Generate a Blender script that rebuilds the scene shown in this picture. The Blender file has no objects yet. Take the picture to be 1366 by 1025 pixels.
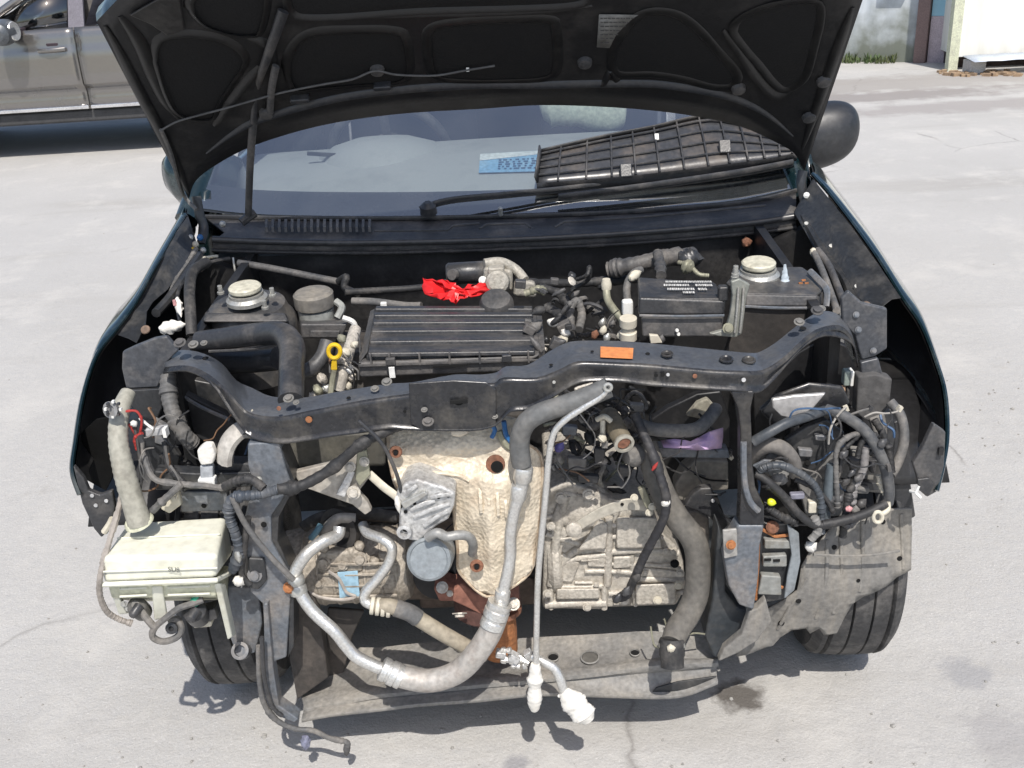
import bpy, bmesh, math, random
from mathutils import Vector, Matrix
from mathutils.bvhtree import BVHTree
rnd = random.Random(11)
S = bpy.context.scene
C = S.collection

# ------------------------------------------------------------------ camera, sky, sun, exposure
CAM = Vector((0.058, -1.959, 1.507))
PITCH, ROLL, YAW, FOC = math.radians(24), math.radians(-3.78), math.radians(-1.6), 1350.0
FWD = Vector((math.sin(YAW)*math.cos(PITCH), math.cos(YAW)*math.cos(PITCH), -math.sin(PITCH)))
_r = Vector((math.cos(YAW), -math.sin(YAW), 0)); _u = _r.cross(FWD)
RT = _r*math.cos(ROLL) + _u*math.sin(ROLL); UP = -_r*math.sin(ROLL) + _u*math.cos(ROLL)
cd = bpy.data.cameras.new('camera'); cam = bpy.data.objects.new('camera', cd); C.objects.link(cam)
m = Matrix((RT, UP, -FWD)).transposed().to_4x4(); m.translation = CAM; cam.matrix_world = m
cd.sensor_fit = 'HORIZONTAL'; cd.sensor_width = 36; cd.lens = FOC/1366*36
cd.clip_start = 0.05; cd.clip_end = 500
S.camera = cam
SUN = Vector((0.10, -0.64, 1.0)).normalized()
w = bpy.data.worlds.new('World'); S.world = w; w.use_nodes = True
nt = w.node_tree
sky = nt.nodes.new('ShaderNodeTexSky'); sky.sky_type = 'NISHITA'; sky.sun_disc = False
sky.sun_elevation = math.asin(SUN.z); sky.sun_rotation = math.atan2(SUN.x, SUN.y)
sky.dust_density = 2.0; sky.air_density = 1.0
nt.links.new(sky.outputs[0], nt.nodes['Background'].inputs[0]); nt.nodes['Background'].inputs[1].default_value = 0.145
ld = bpy.data.lights.new('sun', 'SUN'); ld.energy = 4.2; ld.angle = math.radians(0.5); ld.color = (1, .95, .885)
lo = bpy.data.objects.new('sun', ld); C.objects.link(lo); lo.location = (3, -5, 12)
lo.rotation_euler = SUN.to_track_quat('Z', 'Y').to_euler()
S.view_settings.view_transform = 'Standard'; S.view_settings.look = 'None'
S.view_settings.gamma = 1; S.view_settings.use_curve_mapping = False
S.view_settings.exposure = 0.12

# ------------------------------------------------------------------ measuring: photo pixel + distance -> place
def ray(u, v): return FWD + RT*((u-683)/FOC) - UP*((v-512.5)/FOC)
def at(u, v, y):
    d = ray(u, v); return CAM + d*((y-CAM.y)/d.y)
def atz(u, v, z):
    d = ray(u, v); return CAM + d*((z-CAM.z)/d.z)
def hit(g, u, v):               # where a line of sight meets a surface already built
    h = BVHTree.FromPolygons(g.v, g.f).ray_cast(CAM, ray(u, v).normalized()); return h[0]
def V(p, y=None):
    if isinstance(p, Vector): return p
    if len(p) == 3 and abs(p[0]) < 15: return Vector(p)          # already in metres
    return at(p[0], p[1], p[2] if len(p) > 2 else y)

# ------------------------------------------------------------------ materials
MATS = {}
def M(name, col, rough=.5, metal=0., dirt=None, damt=.4, dscale=9, bump=.15, bscale=90, vary=.25, coat=0., spec=.5, kind=None, stretch=None):
    if name in MATS: return MATS[name]
    mt = bpy.data.materials.new(name); mt.use_nodes = True; t = mt.node_tree; N = t.nodes; L = t.links
    b = N['Principled BSDF']; tc = N.new('ShaderNodeTexCoord')
    n1 = N.new('ShaderNodeTexNoise'); n1.inputs['Scale'].default_value = dscale; n1.inputs['Detail'].default_value = 8; n1.inputs['Roughness'].default_value = .65
    n2 = N.new('ShaderNodeTexNoise'); n2.inputs['Scale'].default_value = bscale; n2.inputs['Detail'].default_value = 5
    for n in (n1, n2): L.new(tc.outputs['Object'], n.inputs['Vector'])
    if stretch:
        ms = N.new('ShaderNodeMapping'); ms.inputs['Scale'].default_value = stretch; L.new(tc.outputs['Object'], ms.inputs['Vector']); L.new(ms.outputs[0], n1.inputs['Vector'])
    rp = N.new('ShaderNodeValToRGB'); rp.color_ramp.elements[0].position = .62-.35*damt; rp.color_ramp.elements[1].position = .86-.35*damt
    L.new(n1.outputs['Fac'], rp.inputs['Fac'])
    mx = N.new('ShaderNodeMix'); mx.data_type = 'RGBA'
    mx.inputs['A'].default_value = (*col, 1); mx.inputs['B'].default_value = (*(dirt or tuple(c*.55 for c in col)), 1)
    mm = N.new('ShaderNodeMath'); mm.operation = 'MULTIPLY'; mm.inputs[1].default_value = min(1, .45+damt*.6)
    L.new(rp.outputs['Color'], mm.inputs[0]); L.new(mm.outputs[0], mx.inputs['Factor'])
    mp = N.new('ShaderNodeMapRange'); mp.inputs['From Min'].default_value = .3; mp.inputs['From Max'].default_value = .7
    mp.inputs['To Min'].default_value = 1-vary; mp.inputs['To Max'].default_value = 1+vary*.6
    L.new(n2.outputs['Fac'], mp.inputs['Value'])
    vm = N.new('ShaderNodeVectorMath'); vm.operation = 'SCALE'
    L.new(mx.outputs['Result'], vm.inputs[0]); L.new(mp.outputs[0], vm.inputs['Scale'])
    L.new(vm.outputs[0], b.inputs['Base Color'])
    rr = N.new('ShaderNodeMath'); rr.operation = 'MULTIPLY_ADD'; rr.inputs[1].default_value = .3; rr.inputs[2].default_value = rough
    rr.use_clamp = True
    L.new(mm.outputs[0], rr.inputs[0]); L.new(rr.outputs[0], b.inputs['Roughness'])
    b.inputs['Metallic'].default_value = metal; b.inputs['Coat Weight'].default_value = coat; b.inputs['Coat Roughness'].default_value = .08
    b.inputs['Specular IOR Level'].default_value = spec
    bp = N.new('ShaderNodeBump'); bp.inputs['Strength'].default_value = bump; bp.inputs['Distance'].default_value = .004
    h = n2.outputs['Fac']
    if kind == 'stamped':
        vo = N.new('ShaderNodeTexVoronoi'); vo.inputs['Scale'].default_value = 130; L.new(tc.outputs['Object'], vo.inputs['Vector'])
        ad = N.new('ShaderNodeMath'); ad.operation = 'ADD'; L.new(n2.outputs['Fac'], ad.inputs[0]); L.new(vo.outputs['Distance'], ad.inputs[1]); h = ad.outputs[0]
    L.new(h, bp.inputs['Height']); L.new(bp.outputs[0], b.inputs['Normal'])
    MATS[name] = mt; return mt
DUST = (.20, .18, .155)
PAINT = M('black_body_paint', (.016, .018, .021), .24, 0, (.11, .105, .10), .38, 11, .05, 140, .3)
PAINTD = M('dusty_black_paint', (.030, .032, .035), .34, 0, (.10, .094, .086), .42, 13, .1, 120, .3)
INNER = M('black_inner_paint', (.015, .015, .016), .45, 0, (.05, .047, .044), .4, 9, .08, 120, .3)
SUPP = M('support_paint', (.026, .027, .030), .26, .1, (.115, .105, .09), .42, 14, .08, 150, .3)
SUPT = M('pale_support_top', (.075, .083, .097), .33, .05, (.12, .118, .115), .4, 18, .08, 150, .2)
POST = M('worn_post_paint', (.135, .15, .17), .42, .1, (.27, .24, .21), .5, 16, .12, 120, .3)
TEAL = M('dark_teal_paint', (.007, .020, .024), .18, .2, (.10, .12, .12), .3, 10, .02, 160, .15, coat=.8)
PLAST = M('black_plastic', (.036, .037, .040), .36, 0, (.13, .12, .11), .42, 14, .12, 200, .25)
PLASTD = M('dusty_plastic', (.062, .062, .064), .48, 0, (.18, .165, .15), .5, 12, .15, 160, .25)
RUB = M('black_rubber', (.025, .025, .026), .6, 0, (.12, .11, .10), .4, 20, .15, 160, .25)
RUBG = M('grey_dusty_hose', (.10, .10, .10), .65, 0, (.24, .22, .195), .55, 15, .2, 140, .25)
TYRE = M('tyre_rubber', (.040, .040, .041), .75, 0, (.17, .16, .15), .5, 12, .3, 120, .3)
CAST = M('dirty_cast_aluminium', (.51, .475, .415), .5, .15, (.30, .26, .21), .40, 16, .5, 150, .3)
CASTG = M('grey_cast_aluminium', (.54, .54, .53), .42, .35, (.27, .25, .23), .36, 22, .6, 130, .35)
CASTD = M('brown_cast_aluminium', (.36, .32, .265), .55, .1, (.17, .14, .11), .45, 22, .6, 140, .35)
ALU = M('aluminium_pipe', (.66, .655, .63), .34, .7, (.40, .35, .28), .28, 30, .2, 240, .22)
DULL = M('dull_bolt_steel', (.22, .215, .20), .45, .4, (.14, .12, .1), .4, 30)
ZINC = M('zinc_steel', (.50, .50, .47), .4, .6, (.28, .24, .2), .35, 25, .15, 160, .2)
SHIELD = M('heat_shield_metal', (.66, .58, .455), .5, .15, (.40, .29, .19), .36, 11, .45, 120, .2, kind='stamped')
RUST = M('rusty_iron', (.24, .105, .06), .85, 0, (.13, .075, .055), .5, 30, .6, 140, .4)
ORUST = M('orange_rust', (.36, .145, .055), .85, 0, (.19, .085, .045), .4, 25, .5, 140, .3)
TANK = M('cream_tank_plastic', (.70, .70, .60), .40, 0, (.54, .52, .41), .42, 14, .1, 60, .12)
WHITE = M('white_plastic', (.74, .74, .71), .5, 0, (.5, .48, .43), .35, 20, .1, 100, .12)
WTAPE = M('white_tape', (.70, .68, .63), .6, 0, (.6, .57, .5), .3, 25, .5, 80, .12)
CREAM = M('cream_plastic', (.58, .54, .44), .55, 0, (.36, .32, .26), .4, 25, .1, 100, .15)
YEL = M('yellow_plastic', (.72, .47, .02), .4, 0, (.45, .28, .04), .3, 30, .05, 100, .1)
LIME = M('lime_plastic', (.68, .74, .03), .4, 0, None, .2, 30, .05, 100, .1)
RED = M('red_wrap', (.70, .022, .025), .38, 0, (.45, .02, .02), .3, 30, .3, 60, .1)
REDW = M('red_wire', (.36, .035, .03), .5)
BLUEW = M('blue_wire', (.03, .14, .36), .4)
GREENP = M('green_plug', (.02, .33, .2), .4)
BLUEL = M('blue_label', (.32, .50, .62), .5, 0, (.4, .5, .55), .3, 40)
ORL = M('orange_label', (.68, .25, .085), .5, 0, (.55, .2, .08), .3, 40)
PURP = M('purple_wrapper', (.40, .29, .52), .4, 0, (.72, .50, .58), .5, 18, .4, 60, .2)
STICK = M('grey_sticker', (.20, .20, .19), .6, 0, (.12, .12, .115), .4, 60)
BOOT = M('dusty_boot', (.21, .205, .195), .7, 0, (.13, .12, .11), .5, 10, .2, 120, .25)
GUARD = M('dusty_splash_guard', (.185, .178, .165), .75, 0, (.29, .265, .225), .55, 7, .35, 100, .25, stretch=(3.5, 3.5, .6))
FILT = M('blue_grey_paint', (.235, .26, .275), .4, .1, (.16, .165, .17), .4, 18, .1, 120, .2)
OLIVE = M('olive_bracket', (.30, .295, .22), .55, .3, (.2, .18, .14), .4, 20)
DASH = M('dashboard_plastic', (.34, .355, .36), .7, 0, (.22, .23, .235), .3, 6, .15, 300, .1)
SEAT = M('seat_fabric', (.07, .08, .10), .9, 0, (.10, .105, .12), .4, 9, .3, 300, .2)
def glass(name, tint, ior, mul, dust=0):
    mt = bpy.data.materials.new(name); mt.use_nodes = True; t = mt.node_tree; N = t.nodes; L = t.links; N.remove(N['Principled BSDF'])
    tr = N.new('ShaderNodeBsdfTransparent'); tr.inputs[0].default_value = (*tint, 1)
    gl = N.new('ShaderNodeBsdfGlossy'); gl.inputs['Roughness'].default_value = .02; gl.inputs[0].default_value = (1, 1, 1, 1)
    fr = N.new('ShaderNodeFresnel'); fr.inputs[0].default_value = ior
    ml = N.new('ShaderNodeMath'); ml.operation = 'MULTIPLY'; ml.inputs[1].default_value = mul; ml.use_clamp = True
    mx = N.new('ShaderNodeMixShader'); L.new(fr.outputs[0], ml.inputs[0]); L.new(ml.outputs[0], mx.inputs[0])
    L.new(tr.outputs[0], mx.inputs[1]); L.new(gl.outputs[0], mx.inputs[2]); out = mx.outputs[0]
    if dust:        # a thin uneven film of road dust
        tc = N.new('ShaderNodeTexCoord'); nz = N.new('ShaderNodeTexNoise'); nz.inputs['Scale'].default_value = 5; nz.inputs['Detail'].default_value = 9; L.new(tc.outputs['Object'], nz.inputs[0])
        mr = N.new('ShaderNodeMapRange'); mr.inputs['From Min'].default_value = .3; mr.inputs['From Max'].default_value = .75; mr.inputs['To Min'].default_value = dust*.3; mr.inputs['To Max'].default_value = dust*1.5; L.new(nz.outputs['Fac'], mr.inputs[0])
        df = N.new('ShaderNodeBsdfDiffuse'); df.inputs[0].default_value = (.55, .56, .56, 1); m2 = N.new('ShaderNodeMixShader'); L.new(mr.outputs[0], m2.inputs[0]); L.new(out, m2.inputs[1]); L.new(df.outputs[0], m2.inputs[2]); out = m2.outputs[0]
    L.new(out, N['Material Output'].inputs[0])
    return mt
GLASS = glass('windscreen_glass', (.82, .87, .87), 1.5, 6.0, .03)
SGLASS = glass('tinted_glass', (.30, .34, .37), 1.5, 3.2)

# ------------------------------------------------------------------ mesh helpers
def cr(pts, n=6, closed=False):
    P = [Vector(p) for p in pts]; k = len(P)
    if k < 3 and not closed: return [P[0].lerp(P[1], i/n) for i in range(n+1)]
    out = []
    for i in range(k if closed else k-1):
        if closed: a, b, c, d = P[i-1], P[i], P[(i+1) % k], P[(i+2) % k]
        else: a, b, c, d = P[max(i-1, 0)], P[i], P[i+1], P[min(i+2, k-1)]
        for j in range(n):
            t = j/n; out.append(.5*((2*b)+(c-a)*t+(2*a-5*b+4*c-d)*t*t+(3*b-a-3*c+d)*t**3))
    if not closed: out.append(P[-1])
    return out
def setpar(o, par):
    o.parent = par
    if par.type == 'EMPTY': o.matrix_parent_inverse = Matrix.Translation(-Vector(par.get('base', (0, 0, 0))))
class G:
    def __init__(s): s.v = []; s.f = []
    def add(s, vs, fs):
        o = len(s.v); s.v += [tuple(x) for x in vs]; s.f += [tuple(i+o for i in f) for f in fs]; return s
    def tube(s, pts, r, seg=10, n=6, closed=False, flat=1.0, cap=True, line=False, rf=None):
        P = [V(p) for p in pts]
        if not line: P = cr(P, n, closed)
        k = len(P); rs = r if isinstance(r, (list, tuple)) else None
        vs = []; T0 = None; X = None
        for i, p in enumerate(P):
            a = P[i-1] if (i or closed) else p; b = P[(i+1) % k] if (i < k-1 or closed) else p
            T = (b-a); T = T.normalized() if T.length > 1e-9 else Vector((0, 0, 1))
            if X is None: X = T.orthogonal().normalized() if abs(T.y) > .9 else T.cross(Vector((0, 1, 0))).normalized()
            X = (X - T*X.dot(T)).normalized(); Y = T.cross(X)
            t = i/max(1, k-1)
            if rs: q = t*(len(rs)-1); j = min(int(q), len(rs)-2); rr = rs[j]+(rs[j+1]-rs[j])*(q-j)
            else: rr = r
            if rf: rr *= rf(i, k)
            for q in range(seg):
                an = 2*math.pi*q/seg; vs.append(p + X*math.cos(an)*rr + Y*math.sin(an)*rr*flat)
        fs = []
        for i in range(k if closed else k-1):
            i2 = (i+1) % k
            for q in range(seg):
                q2 = (q+1) % seg; fs.append((i*seg+q, i*seg+q2, i2*seg+q2, i2*seg+q))
        if cap and not closed: fs.append(tuple(range(seg-1, -1, -1))); fs.append(tuple((k-1)*seg+q for q in range(seg)))
        return s.add(vs, fs)
    def lathe(s, prof, o, ax, seg=24, cap=True):
        o = V(o); ax = Vector(ax).normalized(); X = ax.orthogonal().normalized(); Y = ax.cross(X)
        vs = [o+ax*h+X*math.cos(2*math.pi*q/seg)*r+Y*math.sin(2*math.pi*q/seg)*r for r, h in prof for q in range(seg)]
        fs = [(i*seg+q, i*seg+(q+1) % seg, (i+1)*seg+(q+1) % seg, (i+1)*seg+q) for i in range(len(prof)-1) for q in range(seg)]
        if cap: fs.append(tuple(range(seg-1, -1, -1))); fs.append(tuple((len(prof)-1)*seg+q for q in range(seg)))
        return s.add(vs, fs)
    def box(s, c, size, rot=None):
        c = V(c); R = rot or Matrix.Identity(3); a, b, d = [x/2 for x in size]
        vs = [c + R @ Vector((x*a, y*b, z*d)) for x in (-1, 1) for y in (-1, 1) for z in (-1, 1)]
        return s.add(vs, [(0, 1, 3, 2), (4, 6, 7, 5), (0, 4, 5, 1), (2, 3, 7, 6), (0, 2, 6, 4), (1, 5, 7, 3)])
    def hexa(s, f, b):      # four front corners, four back corners in the same order
        return s.add(list(f)+list(b), [(3, 2, 1, 0), (4, 5, 6, 7), (0, 1, 5, 4), (1, 2, 6, 5), (2, 3, 7, 6), (3, 0, 4, 7)])
    def prism(s, P, off):
        k = len(P); off = Vector(off)
        return s.add(list(P)+[p+off for p in P], [tuple(range(k)), tuple(range(2*k-1, k-1, -1))]+[(i, k+i, k+(i+1) % k, (i+1) % k) for i in range(k)])
    def grid(s, rows, wrap=False):
        n = len(rows[0]); vs = [p for r in rows for p in r]
        fs = [(i*n+j, i*n+(j+1) % n, (i+1)*n+(j+1) % n, (i+1)*n+j) for i in range(len(rows)-1) for j in range(n if wrap else n-1)]
        return s.add(vs, fs)
    def done(s, name, mat, par=None, bevel=0, solid=0, ang=40, sub=0, label=None, off=-1, kind=None, recalc=True):
        me = bpy.data.meshes.new(name); me.from_pydata(s.v, [], s.f)
        if recalc:
            bm = bmesh.new(); bm.from_mesh(me); bmesh.ops.recalc_face_normals(bm, faces=bm.faces); bm.to_mesh(me); bm.free()
        me.polygons.foreach_set('use_smooth', [True]*len(me.polygons)); me.set_sharp_from_angle(angle=math.radians(ang))
        me.materials.append(mat); o = bpy.data.objects.new(name, me); C.objects.link(o)
        if par: setpar(o, par)
        if solid: q = o.modifiers.new('solid', 'SOLIDIFY'); q.thickness = solid; q.offset = off
        if bevel: q = o.modifiers.new('bevel', 'BEVEL'); q.width = bevel; q.segments = 2; q.limit_method = 'ANGLE'; q.angle_limit = math.radians(35); q.harden_normals = True
        if sub: q = o.modifiers.new('sub', 'SUBSURF'); q.levels = sub; q.render_levels = sub
        if label: o['label'] = label
        if kind: o['kind'] = kind
        return o
def tag(o, label, cat, group=None, kind=None):
    if label: o['label'] = label
    if cat: o['category'] = cat
    if group: o['group'] = group
    if kind: o['kind'] = kind
    return o
def empty(name, loc, label, cat, group=None):
    o = bpy.data.objects.new(name, None); C.objects.link(o); o.location = loc; o['base'] = [float(x) for x in loc]; o.empty_display_size = .1
    return tag(o, label, cat, group)
WRAPPED = {'lamp_wire', 'wiring_loom', 'gearbox_loom', 'engine_wire', 'engine_hose', 'wing_wire', 'lamp_hose', 'trailing_cable', 'vacuum_hose'}
TR = random.Random(99)
def T(name, pts, r, mat, par, **k):
    lb = k.pop('label', None)
    if name in WRAPPED and 'rf' not in k and not isinstance(r, (list, tuple)):
        # taped bands, or split corrugated conduit
        k['n'] = 14; style = TR.random(); ph = TR.randint(0, 9); bands = [TR.random() for _ in range(5)]
        def rf(i, kk, style=style, ph=ph, bands=bands):
            t = i/max(1, kk-1); e = 1+.05*math.sin(i*1.7+ph)+.03*math.sin(i*.6+ph)
            if style < .2 and r > .004: e *= 1.09 if (i+ph) % 2 else .96
            for b in bands[:2+ph % 3]:
                if abs(t-b) < .035: e *= 1.2
            return e
        k['rf'] = rf
    return G().tube(pts, r, **k).done(name, mat, par, label=lb)
def PL(name, pts, y, th, mat, par, bevel=.002, label=None):
    return G().prism([V(p, y) for p in pts], (0, th, 0)).done(name, mat, par, bevel=bevel, label=label)
def copy_part(o, par, loc):
    c = o.copy(); C.objects.link(c); c.parent = par; c.location = loc; return c
def bolt(par, p, r, mat, ax=(0, -1, .25), h=None, name='bolt', seg=6):
    h = h or r*.8
    return G().lathe([(r*1.5, 0), (r*1.5, h*.25), (r, h*.26), (r*.95, h), (r*.5, h*1.05)], p, ax, seg=12 if seg > 6 else 12).done(name, mat, par, ang=30)
def relief(name, outline, y, step, fy, mat, par, th=.003, label=None):
    """sheet cut to an outline in the plane of distance y, then pressed in depth by fy(u-ish x, z)"""
    bm = bmesh.new(); vs = [bm.verts.new(V(p, y)) for p in outline]; bm.faces.new(vs)
    xs = [v.co.x for v in vs]; zs = [v.co.z for v in vs]
    for lo_, hi, ax in ((min(xs), max(xs), Vector((1, 0, 0))), (min(zs), max(zs), Vector((0, 0, 1)))):
        q = lo_+step
        while q < hi:
            bmesh.ops.bisect_plane(bm, geom=bm.verts[:]+bm.edges[:]+bm.faces[:], plane_co=ax*q, plane_no=ax, dist=1e-6); q += step
    for v in bm.verts: v.co.y += fy(v.co.x, v.co.z)
    bmesh.ops.recalc_face_normals(bm, faces=bm.faces)
    me = bpy.data.meshes.new(name); bm.to_mesh(me); bm.free()
    me.polygons.foreach_set('use_smooth', [True]*len(me.polygons)); me.materials.append(mat)
    o = bpy.data.objects.new(name, me); C.objects.link(o); setpar(o, par)
    q = o.modifiers.new('solid', 'SOLIDIFY'); q.thickness = th; q.offset = 0
    if label: o['label'] = label
    return o
def lump(name, p0, p1, r, mat, par, seed=1, seg=12, n=10, flat=.8, jit=.18, prof=None, label=None):
    """a lumpy wrapped bundle from p0 to p1"""
    R_ = random.Random(seed); P = [V(p0).lerp(V(p1), i/n) for i in range(n+1)]
    ax = (P[-1]-P[0]).normalized(); X = ax.cross(Vector((0, 1, 0))).normalized(); Y = ax.cross(X); vs = []
    for i, p in enumerate(P):
        t = i/n; k = prof(t) if prof else math.sin(math.pi*min(1, .12+t*.95))**.6
        for q in range(seg):
            a = 2*math.pi*q/seg; rr = r*k*(1+R_.uniform(-jit, jit)); vs.append(p+X*math.cos(a)*rr+Y*math.sin(a)*rr*flat)
    fs = [(i*seg+q, i*seg+(q+1) % seg, (i+1)*seg+(q+1) % seg, (i+1)*seg+q) for i in range(n) for q in range(seg)]
    fs += [tuple(range(seg-1, -1, -1)), tuple(n*seg+q for q in range(seg))]
    return G().add(vs, fs).done(name, mat, par, ang=60, label=label)

# ================================================================== SETTING
def ground_mat():
    mt = bpy.data.materials.new('concrete_yard'); mt.use_nodes = True; t = mt.node_tree; N = t.nodes; L = t.links; b = N['Principled BSDF']
    tc = N.new('ShaderNodeTexCoord')
    def noise(sc, det=8, ro=.6, vec=None):
        n = N.new('ShaderNodeTexNoise'); n.inputs['Scale'].default_value = sc; n.inputs['Detail'].default_value = det; n.inputs['Roughness'].default_value = ro
        L.new(vec or tc.outputs['Object'], n.inputs['Vector']); return n.outputs['Fac']
    def ramp(f, a, b_, ca=(0, 0, 0), cb=(1, 1, 1)):
        r = N.new('ShaderNodeValToRGB'); r.color_ramp.elements[0].position = a; r.color_ramp.elements[1].position = b_
        r.color_ramp.elements[0].color = (*ca, 1); r.color_ramp.elements[1].color = (*cb, 1); L.new(f, r.inputs['Fac']); return r.outputs['Color']
    def mix(f, a, b_, mode='MIX'):
        x = N.new('ShaderNodeMix'); x.data_type = 'RGBA'; x.blend_type = mode
        if hasattr(f, 'node'): L.new(f, x.inputs['Factor'])
        else: x.inputs['Factor'].default_value = f
        for s, q in (('A', a), ('B', b_)):
            if hasattr(q, 'node'): L.new(q, x.inputs[s])
            else: x.inputs[s].default_value = (*q, 1)
        return x.outputs['Result']
    base = ramp(noise(.9, 10, .65), .3, .72, (.375, .365, .345), (.475, .465, .445))
    base = mix(ramp(noise(38, 4), .35, .75), base, (.40, .395, .385))
    base = mix(ramp(noise(210, 4, .8), .56, .70), base, (.26, .25, .235))           # aggregate specks
    base = mix(ramp(noise(170, 4, .8), .57, .69), base, (.60, .59, .57))
    # worn, darker drifts running across the yard
    mp = N.new('ShaderNodeMapping'); mp.inputs['Scale'].default_value = (.25, 1.3, 1); L.new(tc.outputs['Object'], mp.inputs['Vector'])
    base = mix(ramp(noise(1.1, 8, .6, mp.outputs[0]), .54, .80), base, (.31, .295, .27))
    base = mix(ramp(noise(2.3, 9, .7), .52, .74), base, (.50, .485, .455))
    base = mix(ramp(noise(5.5, 9, .72), .60, .82), base, (.33, .315, .29))
    # cracks
    vo = N.new('ShaderNodeTexVoronoi'); vo.feature = 'DISTANCE_TO_EDGE'; vo.inputs['Scale'].default_value = .62
    wv = N.new('ShaderNodeTexNoise'); wv.inputs['Scale'].default_value = 3; wv.inputs['Detail'].default_value = 6; L.new(tc.outputs['Object'], wv.inputs['Vector'])
    va = N.new('ShaderNodeVectorMath'); va.operation = 'MULTIPLY_ADD'; va.inputs[1].default_value = (.25, .25, 0); L.new(wv.outputs['Color'], va.inputs[0]); L.new(tc.outputs['Object'], va.inputs[2])
    L.new(va.outputs[0], vo.inputs['Vector'])
    ck = ramp(vo.outputs['Distance'], .0015, .0045, (1, 1, 1), (0, 0, 0))
    ckm = N.new('ShaderNodeMath'); ckm.operation = 'MULTIPLY'; L.new(ck, ckm.inputs[0]); L.new(ramp(noise(.9, 3), .54, .60), ckm.inputs[1])
    ckh = N.new('ShaderNodeMath'); ckh.operation = 'MULTIPLY'; ckh.inputs[1].default_value = .6; L.new(ckm.outputs[0], ckh.inputs[0])
    base = mix(ckh.outputs[0], base, (.17, .16, .15))
    # oil stains at fixed spots
    for (u, v, rad, col, st) in ((985, 930, .058, (.10, .09, .08), .95), (1290, 900, .06, (.26, .26, .27), .6), (1345, 985, .09, (.28, .27, .27), .5), (690, 1018, .03, (.2, .2, .22), .6), (1130, 132, .55, (.22, .20, .19), .8), (1180, 112, .9, (.27, .25, .23), .7), (1320, 140, .5, (.27, .25, .24), .7)):
        p = atz(u, v, 0); sx = 1 if v > 300 else .28
        q = N.new('ShaderNodeVectorMath'); q.operation = 'SUBTRACT'; L.new(tc.outputs['Object'], q.inputs[0]); q.inputs[1].default_value = p
        q2 = N.new('ShaderNodeVectorMath'); q2.operation = 'MULTIPLY'; q2.inputs[1].default_value = (sx*1.0, 1.0 if v > 300 else 1.6, 0); L.new(q.outputs[0], q2.inputs[0])
        ln = N.new('ShaderNodeVectorMath'); ln.operation = 'LENGTH'; L.new(q2.outputs[0], ln.inputs[0])
        dv = N.new('ShaderNodeMath'); dv.operation = 'DIVIDE'; dv.inputs[1].default_value = rad; L.new(ln.outputs['Value'], dv.inputs[0])
        nz = N.new('ShaderNodeMath'); nz.operation = 'MULTIPLY_ADD'; nz.inputs[1].default_value = 1.6; L.new(noise(26 if v > 300 else 4, 6), nz.inputs[0]); L.new(dv.outputs[0], nz.inputs[2])
        f = ramp(nz.outputs[0], .8, 0.99); 
        f = ramp(nz.outputs[0], 1.0, 1.0) if False else f
        sub = N.new('ShaderNodeMapRange'); sub.inputs['From Min'].default_value = 1.35; sub.inputs['From Max'].default_value = 1.85; sub.inputs['To Min'].default_value = st; sub.inputs['To Max'].default_value = 0
        L.new(nz.outputs[0], sub.inputs['Value']); base = mix(sub.outputs[0], base, col)
    L.new(base, b.inputs['Base Color']); b.inputs['Roughness'].default_value = .9
    bp = N.new('ShaderNodeBump'); bp.inputs['Strength'].default_value = .9; bp.inputs['Distance'].default_value = .004
    ad = N.new('ShaderNodeMath'); ad.operation = 'MULTIPLY_ADD'; ad.inputs[1].default_value = .5; L.new(noise(150, 4), ad.inputs[0]); L.new(noise(30, 6), ad.inputs[2])
    L.new(ad.outputs[0], bp.inputs['Height']); L.new(bp.outputs[0], b.inputs['Normal'])
    return mt
g = G(); g.grid([[Vector((x, y, 0)) for x in (-150, -20, -4, 4, 20, 150)] for y in (-100, -10, -3, 5, 20, 250)])
o = g.done('ground', ground_mat(), recalc=True); o['kind'] = 'structure'; o['label'] = 'pale worn concrete yard with faint cracks and oil stains'

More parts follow.
